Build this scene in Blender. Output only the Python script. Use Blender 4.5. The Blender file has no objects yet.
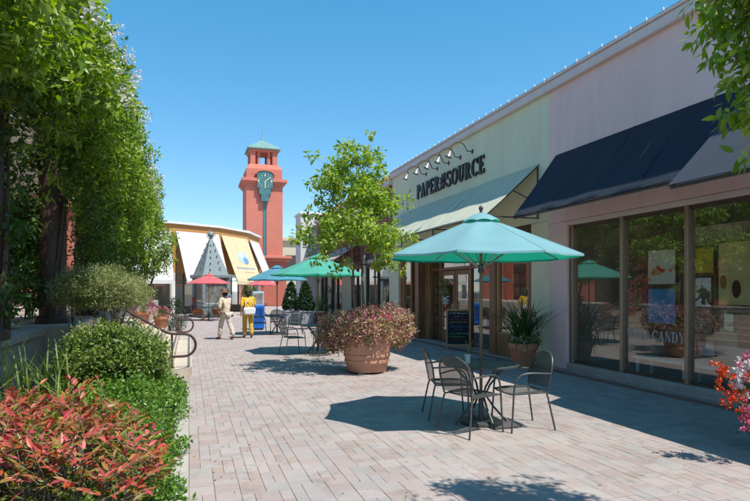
import bpy, bmesh, math, random
import numpy as np
from mathutils import Vector, Matrix

random.seed(7)
R = np.random.default_rng(11)
scene = bpy.context.scene
COL = scene.collection
PI = math.pi

# ------------------------------------------------------------------ camera
YAW = math.atan(186 / 560)
cam_data = bpy.data.cameras.new('camera')
cam = bpy.data.objects.new('camera', cam_data)
COL.objects.link(cam)
cam.location = (0, 0, 1.6)
cam.rotation_euler = (PI / 2, 0, -YAW)
cam_data.sensor_width = 36
cam_data.lens = 36 * 560 / 750
cam_data.shift_y = 40.5 / 750
cam_data.clip_start = 0.05
cam_data.clip_end = 3000
scene.camera = cam

# ------------------------------------------------------------------ world, sun
SUN = Vector((0.29, -0.45, 1.0)).normalized()          # towards the sun
world = bpy.data.worlds.new('World')
scene.world = world
world.use_nodes = True
wn = world.node_tree
wn.nodes.clear()
sky = wn.nodes.new('ShaderNodeTexSky')
sky.sky_type = 'NISHITA'
sky.sun_disc = False
sky.sun_elevation = math.asin(SUN.z)
sky.sun_rotation = math.atan2(SUN.x, SUN.y)
sky.altitude = 200
sky.air_density = 0.8
sky.dust_density = 0.1
sky.ozone_density = 3.0
bg = wn.nodes.new('ShaderNodeBackground')
bg.inputs[1].default_value = 0.137
wo = wn.nodes.new('ShaderNodeOutputWorld')
grade = wn.nodes.new('ShaderNodeHueSaturation')          # the clear, deep blue of the whole sky
grade.inputs['Hue'].default_value = 0.497
grade.inputs['Saturation'].default_value = 1.36
wn.links.new(sky.outputs[0], grade.inputs['Color'])
even = wn.nodes.new('ShaderNodeGamma')                    # evens out zenith and horizon over the whole sky
even.inputs['Gamma'].default_value = 0.65
wn.links.new(grade.outputs[0], even.inputs['Color'])
wn.links.new(even.outputs[0], bg.inputs[0])
wn.links.new(bg.outputs[0], wo.inputs[0])

sun_data = bpy.data.lights.new('sun', 'SUN')
sun_data.energy = 2.35
sun_data.angle = math.radians(0.53)
sun_data.color = (1.0, 0.95, 0.87)
sun = bpy.data.objects.new('sun', sun_data)
COL.objects.link(sun)
sun.rotation_euler = (-SUN).to_track_quat('-Z', 'Y').to_euler()
sun.location = (10, -15, 30)

vs = scene.view_settings
vs.view_transform = 'Standard'
vs.look = 'None'
vs.exposure = 1.42
vs.gamma = 1.0
vs.use_curve_mapping = False
scene.render.engine = 'CYCLES'
scene.cycles.transparent_max_bounces = 24
scene.cycles.max_bounces = 8


# ------------------------------------------------------------------ materials
def new_mat(name):
    m = bpy.data.materials.new(name)
    m.use_nodes = True
    nt = m.node_tree
    b = nt.nodes['Principled BSDF']
    return m, nt, b


def ramp(nt, stops, interp='LINEAR'):
    r = nt.nodes.new('ShaderNodeValToRGB')
    cr = r.color_ramp
    cr.interpolation = interp
    while len(cr.elements) < len(stops):
        cr.elements.new(0.5)
    for e, (p, c) in zip(cr.elements, stops):
        e.position = p
        e.color = (*c, 1)
    return r


def shade(c, k):
    return tuple(max(0.0, min(1.0, v * k)) for v in c)


def mat(name, color, rough=0.65, var=0.14, scale=3.0, bump=0.0, bscale=60.0, metal=0.0, spec=0.4,
        streak=False, dirt=0.0):
    """Plain painted, stone or fabric surface: mottled colour, uneven gloss, fine relief."""
    m, nt, b = new_mat(name)
    tc = nt.nodes.new('ShaderNodeTexCoord')
    no = nt.nodes.new('ShaderNodeTexNoise')
    no.inputs['Scale'].default_value = scale
    no.inputs['Detail'].default_value = 6
    no.inputs['Roughness'].default_value = 0.65
    if streak:
        mp = nt.nodes.new('ShaderNodeMapping')
        mp.inputs['Scale'].default_value = (1, 1, 0.12)
        nt.links.new(tc.outputs['Object'], mp.inputs[0])
        nt.links.new(mp.outputs[0], no.inputs['Vector'])
    else:
        nt.links.new(tc.outputs['Object'], no.inputs['Vector'])
    r = ramp(nt, [(0.3, shade(color, 1 - var)), (0.72, shade(color, 1 + var))])
    nt.links.new(no.outputs['Fac'], r.inputs[0])
    out = r.outputs[0]
    if dirt:
        n2 = nt.nodes.new('ShaderNodeTexNoise')
        n2.inputs['Scale'].default_value = scale * 0.23
        n2.inputs['Detail'].default_value = 8
        nt.links.new(tc.outputs['Object'], n2.inputs['Vector'])
        r2 = ramp(nt, [(0.45, (0, 0, 0)), (0.75, (dirt, dirt, dirt))])
        nt.links.new(n2.outputs['Fac'], r2.inputs[0])
        mx = nt.nodes.new('ShaderNodeMixRGB')
        mx.inputs[2].default_value = (*shade(color, 0.45), 1)
        nt.links.new(r2.outputs[0], mx.inputs[0])
        nt.links.new(out, mx.inputs[1])
        out = mx.outputs[0]
    nt.links.new(out, b.inputs['Base Color'])
    rr = nt.nodes.new('ShaderNodeMapRange')
    rr.inputs['To Min'].default_value = max(0.02, rough - 0.1)
    rr.inputs['To Max'].default_value = min(1, rough + 0.1)
    nt.links.new(no.outputs['Fac'], rr.inputs['Value'])
    nt.links.new(rr.outputs[0], b.inputs['Roughness'])
    b.inputs['Metallic'].default_value = metal
    b.inputs['Specular IOR Level'].default_value = spec
    if bump:
        n3 = nt.nodes.new('ShaderNodeTexNoise')
        n3.inputs['Scale'].default_value = bscale
        n3.inputs['Detail'].default_value = 4
        nt.links.new(tc.outputs['Object'], n3.inputs['Vector'])
        bp = nt.nodes.new('ShaderNodeBump')
        bp.inputs['Strength'].default_value = bump
        bp.inputs['Distance'].default_value = 0.01
        nt.links.new(n3.outputs['Fac'], bp.inputs['Height'])
        nt.links.new(bp.outputs[0], b.inputs['Normal'])
    return m


def wood(name, color, scale=14.0, axis=(1, 1, 0.08), rough=0.5):
    m, nt, b = new_mat(name)
    tc = nt.nodes.new('ShaderNodeTexCoord')
    mp = nt.nodes.new('ShaderNodeMapping')
    mp.inputs['Scale'].default_value = axis
    no = nt.nodes.new('ShaderNodeTexNoise')
    no.inputs['Scale'].default_value = scale
    no.inputs['Detail'].default_value = 8
    no.inputs['Distortion'].default_value = 0.6
    nt.links.new(tc.outputs['Object'], mp.inputs[0])
    nt.links.new(mp.outputs[0], no.inputs['Vector'])
    r = ramp(nt, [(0.28, shade(color, 0.55)), (0.5, color), (0.75, shade(color, 1.35))])
    nt.links.new(no.outputs['Fac'], r.inputs[0])
    nt.links.new(r.outputs[0], b.inputs['Base Color'])
    b.inputs['Roughness'].default_value = rough
    bp = nt.nodes.new('ShaderNodeBump')
    bp.inputs['Strength'].default_value = 0.25
    bp.inputs['Distance'].default_value = 0.004
    nt.links.new(no.outputs['Fac'], bp.inputs['Height'])
    nt.links.new(bp.outputs[0], b.inputs['Normal'])
    return m


def leaf(name, cols, trans=0.35, rough=0.45, source='island', tcol=1.35):
    """Leaf: each leaf takes its own tone; light passes through."""
    m, nt, b = new_mat(name)
    if source == 'island':
        g = nt.nodes.new('ShaderNodeNewGeometry')
        fac = g.outputs['Random Per Island']
    else:
        g = nt.nodes.new('ShaderNodeObjectInfo')
        fac = g.outputs['Random']
    n = len(cols)
    r = ramp(nt, [(i / (n - 1) if n > 1 else 0, c) for i, c in enumerate(cols)])
    nt.links.new(fac, r.inputs[0])
    nt.links.new(r.outputs[0], b.inputs['Base Color'])
    b.inputs['Roughness'].default_value = rough
    b.inputs['Specular IOR Level'].default_value = 0.45
    tr = nt.nodes.new('ShaderNodeBsdfTranslucent')
    hs = nt.nodes.new('ShaderNodeHueSaturation')
    hs.inputs['Value'].default_value = tcol
    hs.inputs['Saturation'].default_value = 1.15
    hs.inputs['Hue'].default_value = 0.49
    nt.links.new(r.outputs[0], hs.inputs['Color'])
    nt.links.new(hs.outputs[0], tr.inputs['Color'])
    mx = nt.nodes.new('ShaderNodeMixShader')
    mx.inputs[0].default_value = trans
    nt.links.new(b.outputs[0], mx.inputs[1])
    nt.links.new(tr.outputs[0], mx.inputs[2])
    nt.links.new(mx.outputs[0], nt.nodes['Material Output'].inputs[0])
    return m


def cloth(name, color, trans=0.3, tcolor=None, sheen=0.25, inner=None):
    m, nt, b = new_mat(name)
    tc = nt.nodes.new('ShaderNodeTexCoord')
    no = nt.nodes.new('ShaderNodeTexNoise')
    no.inputs['Scale'].default_value = 2.2
    no.inputs['Detail'].default_value = 7
    nt.links.new(tc.outputs['Object'], no.inputs['Vector'])
    r = ramp(nt, [(0.3, shade(color, 0.9)), (0.7, shade(color, 1.08))])
    nt.links.new(no.outputs['Fac'], r.inputs[0])
    nt.links.new(r.outputs[0], b.inputs['Base Color'])
    if inner:                                             # sky sheen painted into the outside colour, inside left deeper
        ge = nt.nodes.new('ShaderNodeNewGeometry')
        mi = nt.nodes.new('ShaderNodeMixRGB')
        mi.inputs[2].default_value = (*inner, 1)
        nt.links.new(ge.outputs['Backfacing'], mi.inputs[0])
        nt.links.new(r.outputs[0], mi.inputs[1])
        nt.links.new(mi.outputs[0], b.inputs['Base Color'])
    b.inputs['Roughness'].default_value = 0.85
    b.inputs['Specular IOR Level'].default_value = 0.25
    b.inputs['Sheen Weight'].default_value = sheen
    tr = nt.nodes.new('ShaderNodeBsdfTranslucent')
    tr.inputs['Color'].default_value = (*(tcolor or color), 1)
    mx = nt.nodes.new('ShaderNodeMixShader')
    mx.inputs[0].default_value = trans
    nt.links.new(b.outputs[0], mx.inputs[1])
    nt.links.new(tr.outputs[0], mx.inputs[2])
    nt.links.new(mx.outputs[0], nt.nodes['Material Output'].inputs[0])
    n2 = nt.nodes.new('ShaderNodeTexNoise')
    n2.inputs['Scale'].default_value = 5
    nt.links.new(tc.outputs['Object'], n2.inputs['Vector'])
    bp = nt.nodes.new('ShaderNodeBump')
    bp.inputs['Strength'].default_value = 0.25
    bp.inputs['Distance'].default_value = 0.03
    nt.links.new(n2.outputs['Fac'], bp.inputs['Height'])
    nt.links.new(bp.outputs[0], b.inputs['Normal'])
    return m


def glass(name, tint=(0.93, 0.95, 0.94), ior=1.75, gain=1.9):
    """Thin shop glass: transparent sheet with Fresnel reflection."""
    m, nt, b = new_mat(name)
    nt.nodes.remove(b)
    fr = nt.nodes.new('ShaderNodeFresnel')
    fr.inputs['IOR'].default_value = ior
    mu = nt.nodes.new('ShaderNodeMath')
    mu.operation = 'MULTIPLY'
    mu.use_clamp = True
    mu.inputs[1].default_value = gain
    nt.links.new(fr.outputs[0], mu.inputs[0])
    ge = nt.nodes.new('ShaderNodeNewGeometry')            # only the outer face mirrors
    inv = nt.nodes.new('ShaderNodeMath')
    inv.operation = 'SUBTRACT'
    inv.inputs[0].default_value = 1.0
    nt.links.new(ge.outputs['Backfacing'], inv.inputs[1])
    m2 = nt.nodes.new('ShaderNodeMath')
    m2.operation = 'MULTIPLY'
    nt.links.new(mu.outputs[0], m2.inputs[0])
    nt.links.new(inv.outputs[0], m2.inputs[1])
    mu = m2
    tp = nt.nodes.new('ShaderNodeBsdfTransparent')
    tp.inputs[0].default_value = (*tint, 1)
    gl = nt.nodes.new('ShaderNodeBsdfGlossy')
    gl.inputs['Roughness'].default_value = 0.012
    gl.inputs['Color'].default_value = (0.95, 0.97, 0.96, 1)
    mx = nt.nodes.new('ShaderNodeMixShader')
    nt.links.new(mu.outputs[0], mx.inputs[0])
    nt.links.new(tp.outputs[0], mx.inputs[1])
    nt.links.new(gl.outputs[0], mx.inputs[2])
    nt.links.new(mx.outputs[0], nt.nodes['Material Output'].inputs[0])
    return m


def mesh_metal(name, color, pitch=0.016, bar=0.46):
    """Painted expanded-metal sheet: a diamond lattice with open holes."""
    m, nt, b = new_mat(name)
    b.inputs['Base Color'].default_value = (*color, 1)
    b.inputs['Roughness'].default_value = 0.45
    b.inputs['Metallic'].default_value = 0.3
    tc = nt.nodes.new('ShaderNodeUVMap')
    sp = nt.nodes.new('ShaderNodeSeparateXYZ')
    nt.links.new(tc.outputs[0], sp.inputs[0])

    def diag(op):
        a = nt.nodes.new('ShaderNodeMath')
        a.operation = op
        nt.links.new(sp.outputs[0], a.inputs[0])
        nt.links.new(sp.outputs[1], a.inputs[1])
        d = nt.nodes.new('ShaderNodeMath')
        d.operation = 'DIVIDE'
        d.inputs[1].default_value = pitch
        nt.links.new(a.outputs[0], d.inputs[0])
        f = nt.nodes.new('ShaderNodeMath')
        f.operation = 'FRACT'
        nt.links.new(d.outputs[0], f.inputs[0])
        l = nt.nodes.new('ShaderNodeMath')
        l.operation = 'LESS_THAN'
        l.inputs[1].default_value = bar
        nt.links.new(f.outputs[0], l.inputs[0])
        return l
    l1, l2 = diag('ADD'), diag('SUBTRACT')
    mxm = nt.nodes.new('ShaderNodeMath')
    mxm.operation = 'MAXIMUM'
    nt.links.new(l1.outputs[0], mxm.inputs[0])
    nt.links.new(l2.outputs[0], mxm.inputs[1])
    nt.links.new(mxm.outputs[0], b.inputs['Alpha'])
    return m


def paver_mat(name, source):
    m, nt, b = new_mat(name)
    if source == 'object':
        src = nt.nodes.new('ShaderNodeObjectInfo').outputs['Random']
    else:
        src = nt.nodes.new('ShaderNodeNewGeometry').outputs['Random Per Island']
    geo = nt.nodes.new('ShaderNodeNewGeometry')
    r = ramp(nt, [(0.0, (0.335, 0.27, 0.25)), (0.2, (0.37, 0.305, 0.285)), (0.45, (0.385, 0.33, 0.31)),
                  (0.62, (0.35, 0.325, 0.31)), (0.78, (0.395, 0.345, 0.325)), (0.92, (0.325, 0.305, 0.295)),
                  (1.0, (0.365, 0.29, 0.245))])
    nt.links.new(src, r.inputs[0])
    big = nt.nodes.new('ShaderNodeTexNoise')
    big.inputs['Scale'].default_value = 0.55
    big.inputs['Detail'].default_value = 7
    big.inputs['Roughness'].default_value = 0.7
    nt.links.new(geo.outputs['Position'], big.inputs['Vector'])
    rb = ramp(nt, [(0.3, (0.82, 0.82, 0.83)), (0.6, (1.04, 1.03, 1.02))])
    nt.links.new(big.outputs['Fac'], rb.inputs[0])
    mul = nt.nodes.new('ShaderNodeMixRGB')
    mul.blend_type = 'MULTIPLY'
    mul.inputs[0].default_value = 1
    nt.links.new(r.outputs[0], mul.inputs[1])
    nt.links.new(rb.outputs[0], mul.inputs[2])
    fine = nt.nodes.new('ShaderNodeTexNoise')
    fine.inputs['Scale'].default_value = 90
    fine.inputs['Detail'].default_value = 5
    nt.links.new(geo.outputs['Position'], fine.inputs['Vector'])
    rf = ramp(nt, [(0.3, (0.84, 0.84, 0.84)), (0.7, (1.1, 1.1, 1.1))])
    nt.links.new(fine.outputs['Fac'], rf.inputs[0])
    mul2 = nt.nodes.new('ShaderNodeMixRGB')
    mul2.blend_type = 'MULTIPLY'
    mul2.inputs[0].default_value = 1
    nt.links.new(mul.outputs[0], mul2.inputs[1])
    nt.links.new(rf.outputs[0], mul2.inputs[2])
    # trodden gum, drips and grime
    vo = nt.nodes.new('ShaderNodeTexVoronoi')
    vo.inputs['Scale'].default_value = 2.6
    nt.links.new(geo.outputs['Position'], vo.inputs['Vector'])
    rv = ramp(nt, [(0.035, (0.55, 0.53, 0.52)), (0.06, (1, 1, 1))])
    nt.links.new(vo.outputs['Distance'], rv.inputs[0])
    gr_ = nt.nodes.new('ShaderNodeTexNoise')
    gr_.inputs['Scale'].default_value = 3.2
    gr_.inputs['Detail'].default_value = 9
    gr_.inputs['Roughness'].default_value = 0.72
    nt.links.new(geo.outputs['Position'], gr_.inputs['Vector'])
    rg = ramp(nt, [(0.34, (0.70, 0.68, 0.66)), (0.47, (1, 1, 1))])
    nt.links.new(gr_.outputs['Fac'], rg.inputs[0])
    m3 = nt.nodes.new('ShaderNodeMixRGB')
    m3.blend_type = 'MULTIPLY'
    m3.inputs[0].default_value = 1
    nt.links.new(mul2.outputs[0], m3.inputs[1])
    nt.links.new(rv.outputs[0], m3.inputs[2])
    m4 = nt.nodes.new('ShaderNodeMixRGB')
    m4.blend_type = 'MULTIPLY'
    m4.inputs[0].default_value = 0.8
    nt.links.new(m3.outputs[0], m4.inputs[1])
    nt.links.new(rg.outputs[0], m4.inputs[2])
    nt.links.new(m4.outputs[0], b.inputs['Base Color'])
    b.inputs['Roughness'].default_value = 0.82
    b.inputs['Specular IOR Level'].default_value = 0.3
    bp = nt.nodes.new('ShaderNodeBump')
    bp.inputs['Strength'].default_value = 0.3
    bp.inputs['Distance'].default_value = 0.004
    nt.links.new(fine.outputs['Fac'], bp.inputs['Height'])
    nt.links.new(bp.outputs[0], b.inputs['Normal'])
    return m


M = {}
M['paver'] = paver_mat('paver_stone', 'object')
M['paver_field'] = paver_mat('paver_stone_field', 'island')
M['sand'] = mat('joint_sand', (0.31, 0.265, 0.24), 0.95, 0.25, 6, 0.4, 200)
M['far_ground'] = mat('far_paving', (0.35, 0.305, 0.275), 0.9, 0.12, 2.5, 0.2, 60)
M['soil'] = mat('soil', (0.055, 0.038, 0.026), 0.95, 0.4, 9, 0.8, 60)
M['concrete'] = mat('concrete', (0.42, 0.39, 0.35), 0.85, 0.14, 4, 0.3, 90, dirt=0.5)
M['step_stone'] = mat('step_stone', (0.50, 0.43, 0.35), 0.85, 0.12, 5, 0.25, 90, dirt=0.35)
M['nosing'] = mat('dark_nosing', (0.12, 0.12, 0.125), 0.7, 0.2, 12, 0.2)
M['edge_brick'] = mat('red_edging', (0.27, 0.13, 0.10), 0.85, 0.25, 7, 0.3)
M['lavender'] = mat('lavender_stucco', (0.80, 0.585, 0.565), 0.9, 0.07, 2.4, 0.5, 70, dirt=0.14, streak=True)
M['lavender_trim'] = mat('pale_mauve_trim', (0.68, 0.57, 0.55), 0.8, 0.07, 2, 0.2)
M['cap_mauve'] = mat('mauve_parapet_cap', (0.70, 0.60, 0.58), 0.7, 0.06, 2, 0.15)
M['plinth'] = mat('stone_plinth', (0.44, 0.35, 0.32), 0.6, 0.14, 9, 0.15, dirt=0.3)
M['sage'] = mat('sage_stucco', (0.74, 0.73, 0.54), 0.9, 0.07, 2.4, 0.5, 70, dirt=0.13, streak=True)
M['sage_trim'] = mat('pale_sage_trim', (0.70, 0.68, 0.50), 0.85, 0.06, 2, 0.2)
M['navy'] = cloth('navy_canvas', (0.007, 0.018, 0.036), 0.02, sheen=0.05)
M['navy_sunlit'] = cloth('sunlit_navy_canvas', (0.018, 0.032, 0.055), 0.03, sheen=0.1)  # lighter navy: sunlight on the canvas painted into its colour
M['sage_canvas'] = cloth('sage_canvas', (0.62, 0.64, 0.49), 0.25, (0.55, 0.50, 0.25))
M['bronze'] = mat('bronze_frame', (0.36, 0.27, 0.20), 0.38, 0.12, 10, metal=0.55)
M['bronze_dark'] = mat('dark_bronze_frame', (0.10, 0.075, 0.06), 0.4, 0.15, 10, metal=0.4)
M['glass'] = glass('shop_glass')
M['wood'] = wood('stained_wood', (0.25, 0.11, 0.05))
M['wood_light'] = wood('light_wood', (0.45, 0.24, 0.11))
M['wood_dark'] = wood('dark_wood', (0.075, 0.035, 0.02))
M['interior'] = mat('interior_wall', (0.50, 0.44, 0.37), 0.9, 0.08, 2)
M['interior_light'] = mat('interior_pale_wall', (0.42, 0.40, 0.36), 0.9, 0.06, 2)
M['interior_floor'] = wood('interior_floor', (0.22, 0.15, 0.10), 10, (0.1, 1, 1), 0.35)
M['letter'] = mat('dark_bronze_letter', (0.035, 0.028, 0.028), 0.45, 0.2, 12, metal=0.2)
M['emblem'] = mat('plum_emblem', (0.09, 0.03, 0.045), 0.5, 0.2, 12)
M['lamp_metal'] = mat('galvanised_lamp', (0.34, 0.30, 0.29), 0.4, 0.15, 18, metal=0.4)
M['lamp_white'] = mat('lamp_inner', (0.75, 0.72, 0.68), 0.5, 0.08, 10)
M['pipe_dark'] = mat('dark_pipe', (0.09, 0.075, 0.07), 0.45, 0.2, 20, metal=0.3)
M['bulb'] = mat('white_bulb', (0.8, 0.8, 0.78), 0.25, 0.04, 10)
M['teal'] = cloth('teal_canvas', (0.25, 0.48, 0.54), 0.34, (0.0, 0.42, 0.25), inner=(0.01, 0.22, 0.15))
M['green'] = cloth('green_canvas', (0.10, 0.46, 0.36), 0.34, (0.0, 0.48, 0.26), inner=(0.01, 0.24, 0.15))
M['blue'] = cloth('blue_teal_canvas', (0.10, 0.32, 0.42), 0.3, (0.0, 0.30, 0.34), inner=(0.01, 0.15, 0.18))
M['red'] = cloth('coral_red_canvas', (0.66, 0.15, 0.16), 0.3, (0.65, 0.08, 0.07))
M['pole'] = wood('umbrella_pole', (0.24, 0.14, 0.085), 20)
M['chair'] = mat('chair_paint', (0.075, 0.085, 0.082), 0.42, 0.2, 25, metal=0.25)
M['chair_mesh'] = mesh_metal('chair_mesh', (0.075, 0.085, 0.082))
M['table_mesh'] = mesh_metal('table_mesh', (0.075, 0.09, 0.09), 0.02, 0.62)
M['terracotta'] = mat('terracotta', (0.46, 0.20, 0.115), 0.8, 0.16, 5, 0.25, 70, dirt=0.3)
M['terracotta_pale'] = mat('weathered_terracotta', (0.52, 0.28, 0.19), 0.85, 0.14, 5, 0.3, 60, dirt=0.35)
M['bark'] = mat('grey_bark', (0.21, 0.165, 0.125), 0.9, 0.35, 14, 0.9, 45)
M['vine_wood'] = mat('vine_wood', (0.10, 0.075, 0.05), 0.9, 0.35, 14, 0.8, 45)
M['leaf_vine'] = leaf('vine_leaf', [(0.08, 0.16, 0.018), (0.16, 0.27, 0.03), (0.25, 0.37, 0.05), (0.38, 0.48, 0.11)], 0.47)
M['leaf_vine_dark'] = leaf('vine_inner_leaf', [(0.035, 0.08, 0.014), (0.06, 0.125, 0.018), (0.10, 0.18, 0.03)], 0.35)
M['leaf_tree'] = leaf('tree_leaf', [(0.11, 0.23, 0.025), (0.21, 0.34, 0.04), (0.32, 0.44, 0.07), (0.44, 0.52, 0.13)], 0.48)
M['leaf_tree_object'] = leaf('tree_leaf_single', [(0.13, 0.25, 0.025), (0.23, 0.36, 0.045), (0.34, 0.46, 0.075)], 0.48, source='object')
M['leaf_nandina'] = leaf('heavenly_bamboo_leaf', [(0.54, 0.05, 0.065), (0.46, 0.09, 0.04), (0.13, 0.21, 0.03), (0.66, 0.16, 0.16), (0.30, 0.025, 0.035), (0.17, 0.24, 0.04), (0.44, 0.20, 0.04), (0.50, 0.05, 0.06)], 0.3, 0.4, tcol=1.15)
M['leaf_nandina_object'] = leaf('heavenly_bamboo_single_leaf', [(0.56, 0.05, 0.07), (0.48, 0.10, 0.04), (0.20, 0.23, 0.035), (0.68, 0.17, 0.17), (0.32, 0.03, 0.04), (0.46, 0.20, 0.04)], 0.3, 0.4, 'object', tcol=1.15)
M['leaf_nandina_green'] = leaf('heavenly_bamboo_green_leaf', [(0.08, 0.15, 0.02), (0.15, 0.22, 0.03), (0.28, 0.20, 0.04), (0.06, 0.12, 0.018)], 0.35)
M['leaf_cover'] = leaf('ground_cover_leaf', [(0.045, 0.12, 0.015), (0.085, 0.20, 0.025), (0.15, 0.29, 0.04), (0.23, 0.36, 0.08)], 0.35, 0.3)
M['leaf_bush'] = leaf('bush_leaf', [(0.065, 0.13, 0.02), (0.12, 0.205, 0.03), (0.20, 0.28, 0.055), (0.31, 0.33, 0.11)], 0.35)
M['leaf_feather'] = leaf('grey_green_leaf', [(0.14, 0.18, 0.06), (0.22, 0.26, 0.09), (0.31, 0.34, 0.14), (0.40, 0.40, 0.18)], 0.3)
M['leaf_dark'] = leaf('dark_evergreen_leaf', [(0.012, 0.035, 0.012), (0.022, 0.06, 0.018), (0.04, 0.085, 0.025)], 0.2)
M['leaf_lorop'] = leaf('fringe_flower_leaf', [(0.50, 0.17, 0.18), (0.60, 0.28, 0.28), (0.26, 0.31, 0.10), (0.68, 0.43, 0.39), (0.30, 0.09, 0.10), (0.44, 0.43, 0.18), (0.18, 0.26, 0.07)], 0.35, tcol=1.1)
M['leaf_blade'] = leaf('strap_leaf', [(0.09, 0.16, 0.03), (0.16, 0.25, 0.045), (0.26, 0.32, 0.08)], 0.35, source='object')
M['leaf_blade_dark'] = leaf('dark_strap_leaf', [(0.025, 0.06, 0.018), (0.045, 0.10, 0.025), (0.08, 0.14, 0.035)], 0.3, source='object')
M['leaf_grass'] = leaf('straw_grass', [(0.20, 0.22, 0.06), (0.32, 0.30, 0.10), (0.13, 0.18, 0.04)], 0.35)
M['petal_white'] = leaf('white_petal', [(0.72, 0.72, 0.72), (0.80, 0.78, 0.76), (0.70, 0.62, 0.66)], 0.3, tcol=1.0)
M['petal_pink'] = leaf('pink_petal', [(0.62, 0.10, 0.22), (0.72, 0.22, 0.32), (0.52, 0.05, 0.16)], 0.3, tcol=1.0)
M['petal_magenta'] = leaf('magenta_petal', [(0.45, 0.05, 0.25), (0.60, 0.12, 0.36), (0.34, 0.04, 0.20)], 0.3, tcol=1.0)
M['petal_orange'] = leaf('orange_petal', [(0.70, 0.10, 0.012), (0.66, 0.05, 0.012), (0.72, 0.18, 0.02)], 0.25, tcol=1.0)
M['salmon'] = mat('salmon_stucco', (0.54, 0.175, 0.125), 0.9, 0.07, 1.2, 0.3, 50, dirt=0.12)
M['salmon_dark'] = mat('brick_red_stucco', (0.42, 0.125, 0.085), 0.9, 0.08, 1.5, 0.3, 50)
M['verdigris'] = mat('verdigris', (0.17, 0.30, 0.28), 0.6, 0.25, 5, 0.2, dirt=0.3)
M['clock_face'] = mat('clock_verdigris', (0.06, 0.17, 0.18), 0.5, 0.25, 3, 0.2)
M['clock_gold'] = mat('gilded_metal', (0.70, 0.62, 0.38), 0.4, 0.1, 10, metal=0.3)
M['orange_wall'] = mat('ochre_stucco', (0.50, 0.235, 0.075), 0.9, 0.08, 1.5, 0.3, 50)
M['white_canvas'] = cloth('white_canvas', (0.74, 0.73, 0.70), 0.2)
M['cream_canvas'] = cloth('cream_canvas', (0.72, 0.60, 0.36), 0.2)
M['white_trim'] = mat('white_trim', (0.70, 0.70, 0.68), 0.6, 0.05, 4, dirt=0.15)
M['white_wall'] = mat('white_stucco', (0.66, 0.65, 0.63), 0.9, 0.05, 1.5, 0.3, 50, dirt=0.1)
M['beige_wall'] = mat('beige_stucco', (0.55, 0.50, 0.36), 0.9, 0.06, 1.5, 0.3, 50)
M['maroon'] = mat('maroon_stucco', (0.25, 0.085, 0.075), 0.9, 0.1, 2, 0.3, 50)
M['roof_tile'] = mat('clay_roof_tile', (0.48, 0.22, 0.12), 0.85, 0.25, 6, 0.3)
M['taupe_canvas'] = cloth('taupe_canvas', (0.50, 0.42, 0.34), 0.25)
M['grey_canvas'] = cloth('charcoal_canvas', (0.10, 0.09, 0.085), 0.05)
M['pergola'] = mat('dark_brown_paint', (0.075, 0.042, 0.036), 0.45, 0.15, 8, 0.1)
M['beam'] = mat('grey_brown_beam', (0.20, 0.16, 0.135), 0.75, 0.2, 8, 0.2)
M['rail'] = mat('brown_rail_paint', (0.085, 0.045, 0.038), 0.35, 0.15, 14, metal=0.25)
M['kiosk'] = mat('blue_grey_patina', (0.20, 0.245, 0.25), 0.55, 0.2, 6, 0.2, metal=0.2)
M['kiosk_dark'] = mat('dark_patina', (0.07, 0.075, 0.075), 0.5, 0.2, 8, metal=0.3)
M['poster'] = mat('faded_poster', (0.30, 0.27, 0.25), 0.4, 0.7, 5, dirt=0.4)
M['blue_box'] = mat('blue_plastic', (0.015, 0.13, 0.52), 0.35, 0.1, 6)
M['grey_planter'] = mat('blue_grey_planter', (0.30, 0.33, 0.36), 0.7, 0.12, 5, 0.2)
M['red_planter'] = mat('red_glazed_planter', (0.42, 0.07, 0.06), 0.35, 0.15, 5)
M['black'] = mat('black_paint', (0.02, 0.02, 0.022), 0.5, 0.2, 10)
M['chalk'] = mat('chalkboard', (0.012, 0.016, 0.022), 0.8, 0.4, 6, dirt=0.2)
for n, c in dict(chalk_white=(0.62, 0.68, 0.70), chalk_pink=(0.60, 0.12, 0.28), chalk_lime=(0.40, 0.58, 0.12),
                 chalk_blue=(0.06, 0.32, 0.62), chalk_green=(0.08, 0.55, 0.30)).items():
    M[n] = mat(n, c, 0.95, 0.35, 60)
M['vinyl'] = mat('frosted_vinyl', (0.40, 0.42, 0.43), 0.6, 0.06, 10)
M['skin'] = mat('skin', (0.50, 0.28, 0.20), 0.55, 0.08, 10)
M['khaki'] = mat('cream_jacket', (0.58, 0.48, 0.36), 0.9, 0.1, 12, 0.4, 40)
M['stone_trouser'] = mat('stone_trousers', (0.52, 0.46, 0.38), 0.9, 0.1, 12, 0.4, 40)
M['yellow_cloth'] = mat('yellow_tunic', (0.70, 0.42, 0.03), 0.85, 0.12, 12, 0.4, 40)
M['mustard_cloth'] = mat('mustard_trousers', (0.52, 0.33, 0.04), 0.85, 0.15, 12, 0.4, 40)
M['grey_cloth'] = mat('grey_blue_shirt', (0.22, 0.24, 0.30), 0.9, 0.12, 12, 0.3, 40)
M['dark_cloth'] = mat('dark_trousers', (0.05, 0.05, 0.06), 0.9, 0.15, 12, 0.3, 40)
M['pink_cloth'] = mat('dusty_pink_top', (0.16, 0.08, 0.09), 0.9, 0.12, 12, 0.3, 40)
M['orange_cloth'] = mat('orange_cloth', (0.65, 0.17, 0.02), 0.85, 0.12, 12, 0.3, 40)
M['hair_dark'] = mat('dark_hair', (0.022, 0.015, 0.012), 0.6, 0.3, 40, 0.5, 120)
M['hair_brown'] = mat('auburn_hair', (0.20, 0.06, 0.03), 0.6, 0.3, 40, 0.5, 120)
M['straw_hat'] = mat('brown_straw', (0.24, 0.13, 0.075), 0.85, 0.25, 30, 0.6, 120)
M['leather'] = mat('brown_leather', (0.19, 0.09, 0.045), 0.5, 0.2, 14)
M['bag_white'] = mat('white_leather', (0.68, 0.68, 0.70), 0.5, 0.1, 10)
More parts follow.
